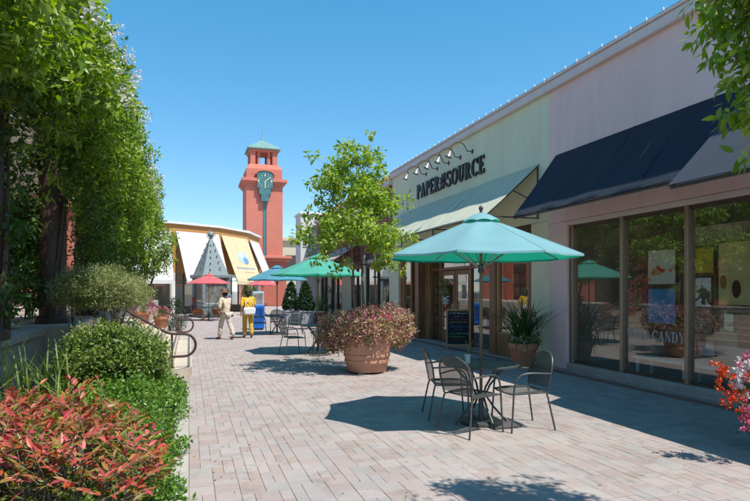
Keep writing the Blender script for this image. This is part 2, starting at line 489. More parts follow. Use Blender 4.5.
M['shoe'] = mat('brown_shoe', (0.16, 0.05, 0.03), 0.5, 0.2, 14)
M['mat_white'] = mat('white_plastic', (0.7, 0.7, 0.68), 0.5, 0.06, 8)


def paint_canvas(name, base, blobs, scale=2.0):
    """Abstract canvas: brushed blots of colour on a ground tone."""
    m, nt, b = new_mat(name)
    tc = nt.nodes.new('ShaderNodeTexCoord')
    cur = None
    for i, (c, lo, sc) in enumerate(blobs):
        no = nt.nodes.new('ShaderNodeTexNoise')
        no.noise_dimensions = '4D'
        no.inputs['W'].default_value = 3.7 * i + len(name)
        no.inputs['Scale'].default_value = sc
        no.inputs['Detail'].default_value = 5
        no.inputs['Distortion'].default_value = 0.8
        nt.links.new(tc.outputs['Object'], no.inputs['Vector'])
        r = ramp(nt, [(lo, (0, 0, 0)), (min(1, lo + 0.035), (1, 1, 1))])
        nt.links.new(no.outputs['Fac'], r.inputs[0])
        mx = nt.nodes.new('ShaderNodeMixRGB')
        nt.links.new(r.outputs[0], mx.inputs[0])
        if cur is None:
            mx.inputs[1].default_value = (*shade(base, 1.4), 1)
        else:
            nt.links.new(cur, mx.inputs[1])
        mx.inputs[2].default_value = (*shade(c, 1.4), 1)
        cur = mx.outputs[0]
    nt.links.new(cur, b.inputs['Base Color'])
    b.inputs['Roughness'].default_value = 0.6
    return m


# ------------------------------------------------------------------ mesh helpers
class MB:
    def __init__(self):
        self.v = []
        self.f = []

    def add(self, vs_, fs_):
        o = len(self.v)
        self.v += [tuple(p) for p in vs_]
        self.f += [tuple(i + o for i in q) for q in fs_]
        return self

    def box(self, x0, x1, y0, y1, z0, z1):
        vs_ = [(x0, y0, z0), (x1, y0, z0), (x1, y1, z0), (x0, y1, z0),
               (x0, y0, z1), (x1, y0, z1), (x1, y1, z1), (x0, y1, z1)]
        return self.add(vs_, [(0, 3, 2, 1), (4, 5, 6, 7), (0, 1, 5, 4), (1, 2, 6, 5), (2, 3, 7, 6), (3, 0, 4, 7)])

    def bbox(self, x0, x1, y0, y1, z0, z1, b=0.01):
        """Box with chamfered edges."""
        bm = bmesh.new()
        r = bmesh.ops.create_cube(bm, size=1)
        for p in bm.verts:
            p.co = Vector(((x0 + x1) / 2 + p.co.x * (x1 - x0), (y0 + y1) / 2 + p.co.y * (y1 - y0),
                           (z0 + z1) / 2 + p.co.z * (z1 - z0)))
        bmesh.ops.bevel(bm, geom=list(bm.edges), offset=b, segments=1, affect='EDGES')
        bm.verts.index_update()
        self.add([p.co[:] for p in bm.verts], [[p.index for p in f.verts] for f in bm.faces])
        bm.free()
        return self

    def prism(self, poly, z0, z1):
        n = len(poly)
        vs_ = [(x, y, z0) for x, y in poly] + [(x, y, z1) for x, y in poly]
        fs_ = [tuple(range(n - 1, -1, -1)), tuple(range(n, 2 * n))]
        fs_ += [(i, (i + 1) % n, n + (i + 1) % n, n + i) for i in range(n)]
        return self.add(vs_, fs_)

    def hexa(self, p):
        return self.add(p, [(0, 3, 2, 1), (4, 5, 6, 7), (0, 1, 5, 4), (1, 2, 6, 5), (2, 3, 7, 6), (3, 0, 4, 7)])

    def slab(self, a, b, c, d, t):
        """Thin sheet with thickness t from four corners."""
        a, b, c, d = map(Vector, (a, b, c, d))
        n = (b - a).cross(d - a).normalized() * t
        return self.hexa([a - n, b - n, c - n, d - n, a, b, c, d])

    def bar(self, a, b, w, h, up=(0, 0, 1)):
        a, b = Vector(a), Vector(b)
        d = (b - a).normalized()
        u = Vector(up)
        if abs(d.dot(u)) > 0.98:
            u = Vector((1, 0, 0))
        s = d.cross(u).normalized() * w / 2
        t = s.cross(d).normalized() * h / 2
        return self.hexa([a - s - t, a + s - t, a + s + t, a - s + t, b - s - t, b + s - t, b + s + t, b - s + t])

    def tube(self, pts, r, n=8, cap=True, closed=False):
        pts = [Vector(p) for p in pts]
        rs = r if hasattr(r, '__len__') else [r] * len(pts)
        k = len(pts)
        rings = []
        prev = None
        for i, p in enumerate(pts):
            if closed:
                d = (pts[(i + 1) % k] - pts[i - 1]).normalized()
            else:
                d = (pts[min(i + 1, k - 1)] - pts[max(i - 1, 0)]).normalized()
            if prev is None:
                u = Vector((0, 0, 1)) if abs(d.z) < 0.9 else Vector((1, 0, 0))
                u = (u - d * u.dot(d)).normalized()
            else:
                u = (prev - d * prev.dot(d)).normalized()
            prev = u
            w_ = d.cross(u)
            rings.append([p + (u * math.cos(t) + w_ * math.sin(t)) * rs[i] for t in [2 * PI * j / n for j in range(n)]])
        o = len(self.v)
        for g in rings:
            self.v += [tuple(p) for p in g]
        m = k if closed else k - 1
        for i in range(m):
            a0, b0 = o + i * n, o + ((i + 1) % k) * n
            for j in range(n):
                self.f.append((a0 + j, a0 + (j + 1) % n, b0 + (j + 1) % n, b0 + j))
        if cap and not closed:
            self.f.append(tuple(o + j for j in range(n - 1, -1, -1)))
            self.f.append(tuple(o + (k - 1) * n + j for j in range(n)))
        return self

    def lathe(self, prof, n=24, c=(0, 0, 0), cap=True):
        o = len(self.v)
        for r, z in prof:
            for j in range(n):
                t = 2 * PI * j / n
                self.v.append((c[0] + r * math.cos(t), c[1] + r * math.sin(t), c[2] + z))
        for i in range(len(prof) - 1):
            for j in range(n):
                a0, b0 = o + i * n, o + (i + 1) * n
                self.f.append((a0 + j, a0 + (j + 1) % n, b0 + (j + 1) % n, b0 + j))
        if cap:
            self.f.append(tuple(o + j for j in range(n - 1, -1, -1)))
            self.f.append(tuple(o + (len(prof) - 1) * n + j for j in range(n)))
        return self

    def ball(self, c, r, sz=1.0, n=10):
        prof = [(max(0.0005, r * math.cos(t)), r * sz * math.sin(t)) for t in np.linspace(-PI / 2, PI / 2, n // 2 + 2)]
        return self.lathe(prof, n, c)

    def build(self, name, material, parent=None, smooth=False, loc=None, mats=None):
        me = bpy.data.meshes.new(name)
        me.from_pydata(self.v, [], self.f)
        me.update()
        me.materials.append(M[material] if isinstance(material, str) else material)
        if smooth:
            me.polygons.foreach_set('use_smooth', [True] * len(me.polygons))
            try:
                me.set_sharp_from_angle(angle=math.radians(40))
            except Exception:
                pass
        return link(name, me, parent, loc)


def link(name, data, parent=None, loc=None):
    o = bpy.data.objects.new(name, data)
    COL.objects.link(o)
    if parent is not None:
        o.parent = parent
    if loc is not None:
        o.location = loc
    return o


def tag(o, label=None, cat=None, group=None, kind=None):
    if label:
        o['label'] = label
    if cat:
        o['category'] = cat
    if group:
        o['group'] = group
    if kind:
        o['kind'] = kind
    return o


def thing(name, label, cat, loc=(0, 0, 0), rz=0.0, group=None):
    o = link(name, None, None, loc)
    o.rotation_euler = (0, 0, rz)
    o.empty_display_size = 0.2
    return tag(o, label, cat, group)


def copy_tree(o, parent=None):
    c = o.copy()
    COL.objects.link(c)
    c.parent = parent
    for ch in list(o.children):
        copy_tree(ch, c)
    return c


def px_ground(px, py, z=0.0):
    """Point where the ray of a photo pixel meets the level z."""
    d = 560 * (1.6 - z) / (py - 291)
    x = (px - 375) / 560 * d
    return (x * math.cos(YAW) + d * math.sin(YAW), d * math.cos(YAW) - x * math.sin(YAW), z)


# ------------------------------------------------------------------ leaves
LEAF2 = (np.array([[0, 0, 0], [0, 1, 0], [-0.5, 0.45, 0.12], [0.5, 0.45, 0.12]]), np.array([[0, 3, 1], [0, 1, 2]]))
LEAF4 = (np.array([[0, 0, 0], [0, 0.5, 0], [0, 1, -0.12], [-0.42, 0.3, 0.12], [-0.36, 0.62, 0.08],
                   [0.42, 0.3, 0.12], [0.36, 0.62, 0.08]]),
         np.array([[0, 5, 1], [1, 5, 6], [1, 6, 2], [0, 1, 3], [1, 4, 3], [1, 2, 4]]))


def unit(a):
    return a / np.maximum(1e-9, np.linalg.norm(a, axis=1, keepdims=True))


def leaf_mesh(name, pos, axis, normal, length, width, kind=LEAF2, material=None):
    """One mesh of many leaves: arrays of base point, axis, face normal, length and width."""
    pos = np.asarray(pos, float)
    n = len(pos)
    ax = unit(np.asarray(axis, float))
    nr = np.asarray(normal, float)
    nr = nr - ax * np.sum(nr * ax, axis=1, keepdims=True)
    nr = unit(nr + 1e-6)
    sd = np.cross(ax, nr)
    L = np.broadcast_to(np.asarray(length, float), (n,))[:, None]
    W = np.broadcast_to(np.asarray(width, float), (n,))[:, None]
    tv, tf = kind
    V = np.zeros((n, len(tv), 3))
    for i, (a, b, c) in enumerate(tv):
        V[:, i] = pos + sd * (a * W) + ax * (b * L) + nr * (c * W)
    F = (tf[None] + (np.arange(n) * len(tv))[:, None, None]).reshape(-1, 3)
    V = V.reshape(-1, 3)
    me = bpy.data.meshes.new(name)
    me.vertices.add(len(V))
    me.vertices.foreach_set('co', V.ravel())
    me.loops.add(len(F) * 3)
    me.loops.foreach_set('vertex_index', F.ravel().astype(np.int32))
    me.polygons.add(len(F))
    me.polygons.foreach_set('loop_start', np.arange(0, len(F) * 3, 3, dtype=np.int32))
    me.polygons.foreach_set('loop_total', np.full(len(F), 3, dtype=np.int32))
    me.update(calc_edges=True)
    me.materials.append(M[material])
    return me


def cloud(centers, radii, per, out=0.5, up=0.5, rnd=0.8, shell=0.45, droop=0.0):
    """Leaf positions, axes and normals for clumps: leaves sit mostly on the outside of each clump."""
    centers = np.asarray(centers, float)
    n = len(centers) * per
    c = np.repeat(centers, per, axis=0)
    r = np.repeat(np.broadcast_to(np.asarray(radii, float), (len(centers), 3)) if np.ndim(radii) != 1
                  else np.asarray(radii, float)[:, None] * np.ones((1, 3)), per, axis=0)
    d = unit(R.normal(size=(n, 3)))
    t = shell + (1 - shell) * R.random((n, 1)) ** 0.7
    pos = c + d * r * t
    ax = unit(d * out + R.normal(size=(n, 3)) * rnd + np.array([0, 0, -droop]))
    nr = unit(d * 0.6 + np.array([0, 0, up]) + R.normal(size=(n, 3)) * 0.5)
    return pos, ax, nr


def limb(mb, a, b, r0, r1, bend=0.1, k=5, n=6):
    a, b = Vector(a), Vector(b)
    off = Vector(R.normal(size=3)) * bend * (b - a).length
    pts, rs = [], []
    for i in range(k + 1):
        t = i / k
        pts.append(a.lerp(b, t) + off * math.sin(PI * t))
        rs.append(r0 + (r1 - r0) * t)
    mb.tube(pts, rs, n)
    return pts

# ================================================================== ground and paving
def world_part(mb, name, material, root, smooth=False):
    """Part modelled in world coordinates under an unrotated root."""
    o = mb.build(name, material, root, smooth)
    o.location = -Vector(root.location)
    return o


def struct(mb, name, material, smooth=False):
    return tag(mb.build(name, material, None, smooth), kind='structure')


struct(MB().add([(-900, -60, -0.03), (900, -60, -0.03), (900, 1500, -0.03), (-900, 1500, -0.03)], [(0, 1, 2, 3)]),
       'ground', 'far_ground')
paving = struct(MB().add([(-8, -4, -0.012), (7.3, -4, -0.012), (7.3, 34, -0.012), (-8, 34, -0.012)], [(0, 1, 2, 3)]),
                'plaza_paving', 'sand')

U = 0.098
cell = {}
pieces = []
nx0, nx1, ny0, ny1 = -50, 70, 23, 338          # cells; x = i*U, y = j*U


def in_plaza(i, j):
    if i >= 0:
        return True
    return j >= 191                                # the plaza widens beyond the steps


free = np.zeros((nx1 - nx0, ny1 - ny0), bool)
for i in range(nx0, nx1):
    for j in range(ny0, ny1):
        free[i - nx0, j - ny0] = in_plaza(i, j)
prng = random.Random(5)
for j in range(ny1 - ny0):
    for i in range(nx1 - nx0):
        if not free[i, j]:
            continue
        opts = prng.choices([(2, 2), (2, 1), (1, 2)], [0.34, 0.36, 0.30], k=1) + [(2, 1), (1, 2), (1, 1)]
        for (a, b) in opts:
            if i + a <= nx1 - nx0 and j + b <= ny1 - ny0 and free[i:i + a, j:j + b].all():
                free[i:i + a, j:j + b] = False
                pieces.append((i + nx0, j + ny0, a, b))
                break


def paver_verts(hx, hy, dz=0.0):
    gx, gy, c = 0.0012, 0.0026, 0.003
    o, t = (hx - gx, hy - gy), (hx - gx - c * 0.6, hy - gy - c)
    v = [(-o[0], -o[1], -0.03), (o[0], -o[1], -0.03), (o[0], o[1], -0.03), (-o[0], o[1], -0.03)]
    v += [(-o[0], -o[1], -0.003), (o[0], -o[1], -0.003), (o[0], o[1], -0.003), (-o[0], o[1], -0.003)]
    v += [(-t[0], -t[1], 0), (t[0], -t[1], 0), (t[0], t[1], 0), (-t[0], t[1], 0)]
    f = [(8, 9, 10, 11)]
    for k in range(4):
        n = (k + 1) % 4
        f += [(k, n, 4 + n, 4 + k), (4 + k, 4 + n, 8 + n, 8 + k)]
    return v, f


def screen(x, y, z=0.0):
    xc = x * math.cos(YAW) - y * math.sin(YAW)
    d = x * math.sin(YAW) + y * math.cos(YAW)
    return 375 + 560 * xc / d, 291 - 560 * (z - 1.6) / d, d


pm = {}
for (a, b) in ((2, 2), (2, 1), (1, 2), (1, 1)):
    v, f = paver_verts(a * U / 2, b * U / 2)
    me = bpy.data.meshes.new('paver')
    me.from_pydata(v, [], f)
    me.materials.append(M['paver'])
    pm[(a, b)] = me
seen, rest = [], []
for (i, j, a, b) in pieces:
    x, y = (i + a / 2) * U, (j + b / 2) * U
    sx, sy, d = screen(x, y)
    if 172 < sx < 745 and sy < 497:
        seen.append((-a * b / d ** 3, i, j, a, b))
    else:
        rest.append((i, j, a, b))
seen.sort()
rest += [s[1:] for s in seen[300:]]
for (_, i, j, a, b) in seen[:300]:
    o = link('paver', pm[(a, b)], paving, ((i + a / 2) * U, (j + b / 2) * U, prng.uniform(-0.0015, 0.0015)))
    o.rotation_euler = (prng.gauss(0, 0.004), prng.gauss(0, 0.004), prng.gauss(0, 0.004))
fm = MB()
for (i, j, a, b) in rest:
    v, f = paver_verts(a * U / 2, b * U / 2)
    x, y, z = (i + a / 2) * U, (j + b / 2) * U, prng.uniform(-0.0015, 0.0015)
    tx, ty = prng.gauss(0, 0.004), prng.gauss(0, 0.004)
    fm.add([(p[0] + x, p[1] + y, p[2] + z + tx * p[0] + ty * p[1]) for p in v], f)
pf = fm.build('paver_field', 'paver_field', paving)
pf['kind'] = 'stuff'
# concrete edge along the bed, brick edging along the shops
eb = MB()
for k in range(18):
    eb.bbox(-0.155, -0.004, 0.6 + k * 0.54, 0.6 + k * 0.54 + 0.53, -0.03, 0.006, 0.004)
eb.build('edge_stones', 'concrete', paving)
eb = MB()
for k in range(270):
    eb.bbox(6.868, 7.08, 2.0 + k * 0.1, 2.0 + k * 0.1 + 0.094, -0.03, 0.003, 0.003)
o = eb.build('edging_bricks', 'edge_brick', paving)
o['kind'] = 'stuff'
struct(MB().box(7.082, 12, -4, 34, -0.03, 0.012), 'shop_kerb', 'plinth')

# ================================================================== lettering
ST, TH = 0.20, 0.08


def rect(x0, y0, x1, y1):
    return [[(x0, y0), (x1, y0), (x1, y1), (x0, y1)]]


def arc(cx, cy, rx, ry, a0, a1, tv=ST, th=TH, n=16):
    out = []
    for k in range(n):
        t0 = math.radians(a0 + (a1 - a0) * k / n)
        t1 = math.radians(a0 + (a1 - a0) * (k + 1) / n)
        q = [(cx + rx * math.cos(t0), cy + ry * math.sin(t0)), (cx + rx * math.cos(t1), cy + ry * math.sin(t1)),
             (cx + (rx - tv) * math.cos(t1), cy + (ry - th) * math.sin(t1)),
             (cx + (rx - tv) * math.cos(t0), cy + (ry - th) * math.sin(t0))]
        out.append(q if a1 > a0 else q[::-1])
    return out


def slant(xb0, xb1, xt0, xt1, y0=0.0, y1=1.0):
    return [[(xb0, y0), (xb1, y0), (xt1, y1), (xt0, y1)]]


def glyph(ch):
    stem = rect(0.08, 0, 0.08 + ST, 1)
    feet = rect(0, 0, 0.34, 0.05) + rect(0, 0.95, 0.26, 1)
    if ch == 'P':
        return stem + feet + rect(0.2, 0.93, 0.33, 0.995) + rect(0.2, 0.44, 0.33, 0.505) + arc(0.33, 0.7175, 0.3, 0.2775, -90, 90), 0.66
    if ch == 'R':
        g, _ = glyph('P')
        return g + slant(0.58, 0.78, 0.3, 0.46, 0, 0.47) + rect(0.55, 0, 0.86, 0.045), 0.82
    if ch == 'A':
        return slant(0.09, 0.155, 0.37, 0.44) + slant(0.57, 0.77, 0.33, 0.47) + rect(0.2, 0.3, 0.6, 0.355) + rect(0, 0, 0.24, 0.045) + rect(0.5, 0, 0.86, 0.045), 0.82
    if ch == 'E':
        return stem + feet + rect(0.2, 0.935, 0.62, 0.998) + rect(0.57, 0.78, 0.625, 0.99) + rect(0.2, 0.475, 0.48, 0.53) + rect(0.44, 0.38, 0.485, 0.62) + rect(0.2, 0.002, 0.64, 0.065) + rect(0.6, 0.01, 0.655, 0.24), 0.68
    if ch == 'S':
        return arc(0.33, 0.735, 0.29, 0.265, 25, 270, 0.13) + arc(0.33, 0.255, 0.32, 0.275, 90, -155, 0.13) + rect(0.53, 0.75, 0.575, 0.97) + rect(0.02, 0.03, 0.065, 0.27), 0.66
    if ch == 'O':
        return arc(0.43, 0.5, 0.43, 0.515, 0, 360, ST, TH, 28), 0.88
    if ch == 'C':
        return arc(0.43, 0.5, 0.43, 0.515, 38, 322, ST, TH, 22) + rect(0.73, 0.66, 0.775, 0.98), 0.8
    if ch == 'D':
        return stem + feet + rect(0.2, 0.93, 0.36, 0.995) + rect(0.2, 0.005, 0.36, 0.07) + arc(0.36, 0.5, 0.43, 0.495, -90, 90), 0.82
    if ch == 'U':
        return rect(0.08, 0.34, 0.08 + ST, 1) + rect(0.62, 0.34, 0.685, 1) + rect(0, 0.955, 0.33, 0.997) + rect(0.53, 0.955, 0.78, 0.997) + arc(0.3825, 0.36, 0.3025, 0.375, 180, 360, ST, TH), 0.8
    if ch == 'L':
        return stem + feet + rect(0.2, 0.002, 0.6, 0.065) + rect(0.56, 0.01, 0.615, 0.25), 0.64
    if ch == 'N':
        return rect(0.1, 0, 0.16, 1) + slant(0.57, 0.77, 0.08, 0.28) + rect(0.7, 0, 0.76, 1) + rect(0, 0, 0.26, 0.045) + rect(0.6, 0.955, 0.86, 1), 0.86
    if ch == 'W':
        return slant(0.24, 0.34, 0.05, 0.24) + slant(0.27, 0.33, 0.46, 0.53) + slant(0.66, 0.76, 0.46, 0.65) + slant(0.7, 0.76, 0.92, 0.98) + rect(-0.03, 0.955, 0.3, 1) + rect(0.84, 0.955, 1.06, 1), 1.04
    if ch == 'Y':
        return rect(0.32, 0, 0.32 + ST, 0.48) + slant(0.32, 0.49, 0.04, 0.24, 0.44, 1) + slant(0.41, 0.48, 0.68, 0.75, 0.44, 1) + rect(-0.02, 0.955, 0.31, 1) + rect(0.6, 0.955, 0.84, 1) + rect(0.22, 0, 0.6, 0.045), 0.8
    return [], 0.4


def letter_mesh(ch, h, depth):
    polys, adv = glyph(ch)
    mb = MB()
    for k, p in enumerate(polys):
        mb.prism([(x * h, y * h) for x, y in p], 0.0, depth * (1 + 0.004 * (k % 23)))
    return mb, adv * h


WALL_ROT = Matrix(((0, 0, -1), (-1, 0, 0), (0, 1, 0))).to_4x4()     # local x right, y up, z out, seen from the street


def wall_text(name, text, y_left, z, x, h, depth, material, label, cat, width):
    root = thing(name, label, cat, (x, y_left, z))
    root.rotation_euler = WALL_ROT.to_euler()
    pen, parts = 0.0, []
    for ch in text:
        if ch == ' ':
            pen += 0.36 * h
            continue
        if ch == '*':
            mb = MB()
            for k in range(8):
                t = k * PI / 4 + 0.2
                c, s = math.cos(t), math.sin(t)
                cx = 0.5 * h
                r1, w_ = (0.62 if k % 2 else 0.52) * h, 0.10 * h
                mb.prism([(cx + 0.06 * h * c, 0.5 * h + 0.06 * h * s), (cx + 0.6 * r1 * c + w_ * s, 0.5 * h + 0.6 * r1 * s - w_ * c),
                          (cx + r1 * c, 0.5 * h + r1 * s), (cx + 0.6 * r1 * c - w_ * s, 0.5 * h + 0.6 * r1 * s + w_ * c)],
                         0, depth * (1 + 0.05 * k))
            mb.lathe([(0.16 * h, 0), (0.16 * h, depth * 1.6), (0.1 * h, depth * 2)], 12, (0.5 * h, 0.5 * h, 0))
            parts.append((mb, 'emblem', pen, M['emblem']))
            pen += 1.06 * h
            continue
        mb, adv = letter_mesh(ch, h, depth)
        parts.append((mb, 'letter', pen, M[material]))
        pen += adv + 0.09 * h
    k = width / (pen - 0.09 * h)
    for mb, n, p, m_ in parts:
        o = mb.build(n, m_, root)
        o.location = (p * k, 0, 0)
        o.scale = (k, 1, 1)
    return root


# ================================================================== lavender shop
X0 = 7.25
lav = thing('lavender_shop', 'lavender stucco shop with wide display windows in bronze frames', 'shop', (9.5, 5.0, 0))
YB = 10.11                                       # party line with the sage shop
world_part(MB().box(X0, X0 + 0.25, -6, YB - 0.004, 3.02, 5.80), 'wall', 'lavender', lav)
world_part(MB().bbox(X0 + 0.003, X0 + 0.26, 9.52, YB - 0.006, 0.012, 3.018, 0.012), 'pillar', 'lavender', lav)
world_part(MB().box(X0 + 0.3, 14, -6, YB - 0.02, 5.55, 5.7), 'roof', 'white_trim', lav)
world_part(MB().box(13.8, 14, -6, YB - 0.03, 0.0, 5.54), 'back_wall', 'lavender', lav)
world_part(MB().box(X0 + 0.3, 13.78, -6.2, -6.02, 0.0, 5.54), 'end_wall', 'lavender', lav)
cap = MB().bbox(X0 - 0.10, X0 + 0.34, -6, YB - 0.01, 5.802, 5.98, 0.012)
cap.bbox(X0 - 0.13, X0 + 0.36, -6, YB - 0.012, 5.985, 6.03, 0.008)
world_part(cap, 'parapet_cap', 'cap_mauve', lav)
world_part(MB().bbox(X0 + 0.005, X0 + 0.27, -6, 9.515, 2.93, 3.016, 0.01), 'lintel', 'lavender_trim', lav)
pl = MB().bbox(X0 - 0.02, X0 + 0.30, -6, 9.51, 0.014, 0.15, 0.01)
world_part(pl, 'plinth', 'plinth', lav)
world_part(MB().bbox(X0 - 0.09, X0 - 0.024, -6, 9.51, 0.013, 0.05, 0.006), 'plinth_ledge', 'plinth', lav)
mull = [9.46, 8.10, 6.72, 5.34, 3.96, 2.58]
XG = X0 + 0.13
for k, y in enumerate(mull):
    w2 = 0.035
    world_part(MB().bbox(X0 + 0.06, X0 + 0.22, y - w2, y + w2, 0.152, 2.928, 0.006), 'mullion', 'bronze', lav)
for k in range(5):
    y1, y0 = mull[k] - 0.037, mull[k + 1] + 0.037
    p = world_part(MB().box(XG, XG + 0.008, y0, y1, 0.2, 2.86), 'pane', 'glass', lav)
    world_part(MB().box(XG - 0.02, XG + 0.03, y0, y1, 0.152, 0.198), 'pane_rail', 'bronze_dark', lav)
    world_part(MB().box(XG - 0.02, XG + 0.03, y0, y1, 2.862, 2.927), 'pane_rail', 'bronze_dark', lav)
world_part(MB().box(X0 + 0.06, X0 + 0.2, 9.497, 9.517, 0.152, 2.928), 'jamb', 'bronze_dark', lav)
# interior: floor, ceiling, back and side walls, display partition
world_part(MB().box(X0 + 0.31, 11.5, -5.9, 10.0, 0.02, 0.10), 'floor', 'interior_floor', lav)
world_part(MB().box(X0 + 0.31, 11.5, -5.9, 10.0, 3.12, 3.2), 'ceiling', 'interior', lav)
world_part(MB().box(11.5, 11.6, -5.9, 10.0, 0.1, 3.2), 'inner_wall', 'interior', lav)
world_part(MB().box(X0 + 0.31, 11.5, 9.98, 10.08, 0.1, 3.12), 'inner_side_wall', 'interior', lav)
world_part(MB().box(8.28, 8.36, 2.0, 7.45, 0.1, 2.7), 'display_partition', 'interior', lav)

# canvases shown in the window
art = [
    ('abstract canvas with red and orange blots on pale ground inside window', 8.20, 7.54, 1.70, 2.35, 8.0,
     paint_canvas('red_abstract', (0.60, 0.56, 0.46), [((0.60, 0.30, 0.08), 0.55, 3.0), ((0.62, 0.06, 0.03), 0.60, 3.6), ((0.66, 0.60, 0.55), 0.64, 5)])),
    ('sky blue canvas with a pale cloud shape inside window', 8.20, 7.54, 1.00, 1.66, 8.0,
     paint_canvas('blue_abstract', (0.045, 0.21, 0.46), [((0.05, 0.25, 0.50), 0.5, 1.6), ((0.52, 0.56, 0.62), 0.60, 1.5)])),
    ('square canvas of mottled yellow brushwork inside window', 7.31, 6.80, 1.87, 2.34, 8.0,
     paint_canvas('yellow_abstract', (0.50, 0.36, 0.03), [((0.30, 0.28, 0.06), 0.52, 8), ((0.62, 0.46, 0.06), 0.56, 9), ((0.32, 0.12, 0.02), 0.66, 10)])),
    ('black framed ink drawing on white over a dark print', 7.27, 6.84, 0.90, 1.84, 8.0,
     paint_canvas('ink_drawing', (0.60, 0.62, 0.62), [((0.02, 0.02, 0.025), 0.54, 4.5)])),
    ('tall cream canvas with two brown ovals in dark frame', 6.76, 6.16, 1.36, 2.38, 8.0,
     paint_canvas('cream_abstract', (0.54, 0.45, 0.20), [((0.50, 0.40, 0.15), 0.52, 5)])),
    ('small maroon canvas hung low behind the window', 6.40, 5.95, 0.72, 1.28, 8.0,
     paint_canvas('maroon_abstract', (0.15, 0.03, 0.025), [((0.22, 0.05, 0.035), 0.52, 5)])),
    ('small green and white landscape print hung low behind the window', 6.66, 6.45, 0.95, 1.27, 8.0,
     paint_canvas('green_abstract', (0.50, 0.52, 0.48), [((0.12, 0.20, 0.10), 0.55, 6)])),
    ('small pale canvas leaning low behind the window', 7.14, 6.79, 0.52, 0.80, 8.0,
     paint_canvas('grey_abstract', (0.30, 0.28, 0.29), [((0.40, 0.36, 0.36), 0.52, 5)])),
]
for k, (lab, y1, y0, z0, z1, x, m_) in enumerate(art):
    root = thing('painting', lab, 'painting', (x, (y0 + y1) / 2, z0))
    fw = 0.022
    hw, hh = (y1 - y0) / 2, z1 - z0
    fr = MB()
    fr.box(-0.012, 0.03, -hw, hw, 0, fw).box(-0.012, 0.03, -hw, hw, hh - fw, hh)
    fr.box(-0.012, 0.03, -hw, -hw + fw, fw, hh - fw).box(-0.012, 0.03, hw - fw, hw, fw, hh - fw)
    fr.build('frame', 'black' if k in (3, 4) else 'bronze_dark', root)
    if k == 3:
        MB().box(0, 0.03, -hw + fw, hw - fw, hh * 0.47, hh - fw).build('drawing', m_, root)
        MB().box(0, 0.03, -hw + fw, hw - fw, fw, hh * 0.45).build('print', 'poster', root)
        MB().box(-0.01, 0.03, -hw + fw, hw - fw, hh * 0.45, hh * 0.47).build('frame_rail', 'black', root)
    else:
        MB().box(0, 0.03, -hw + fw, hw - fw, fw, hh - fw).build('canvas', m_, root)
    if k == 4:
        for (cy, cz, ry, rz_, c) in ((0.19, 0.38, 0.06, 0.11, (0.36, 0.17, 0.04)), (-0.03, 0.27, 0.075, 0.14, (0.10, 0.02, 0.012))):
            mb = MB()
            mb.add([(-0.003, cy + ry * math.cos(t), cz + rz_ * math.sin(t)) for t in np.linspace(0, 2 * PI, 24, endpoint=False)] +
                   [(0.001, cy + ry * math.cos(t), cz + rz_ * math.sin(t)) for t in np.linspace(0, 2 * PI, 24, endpoint=False)],
                   [tuple(range(23, -1, -1))] + [(i, (i + 1) % 24, 24 + (i + 1) % 24, 24 + i) for i in range(24)])
            mb.build('oval', mat('oval_paint_%d' % int(cy * 100), c, 0.6, 0.1), root)
    if z0 > 0.1:                                  # hangs on two wires from the ceiling
        wr = MB()
        for s in (-1, 1):
            wr.tube([(0.015, s * hw * 0.7, hh), (0.015, s * hw * 0.7, 3.12 - z0)], 0.003, 4)
        wr.build('hanging_wire', 'bronze_dark', root)
# plinth inside the window and a dark inner door
root = thing('display_bench', 'long white display bench just inside the shop window', 'bench', (7.85, 6.6, 0.1))
MB().bbox(-0.2, 0.2, -1.6, 1.6, 0.28, 0.33, 0.01).build('bench_top', 'white_trim', root)
for s in (-1.5, -0.5, 0.5, 1.5):
    for t in (-0.16, 0.16):
        MB().box(t - 0.02, t + 0.02, s - 0.02, s + 0.02, 0, 0.28).build('leg', 'white_trim', root)

wall_text('window_lettering', 'WALL CANDY', 8.02, 0.77, XG - 0.002, 0.17, 0.001, 'vinyl',
          'white WALL CANDY lettering across the lower shop window', 'lettering', 1.22)

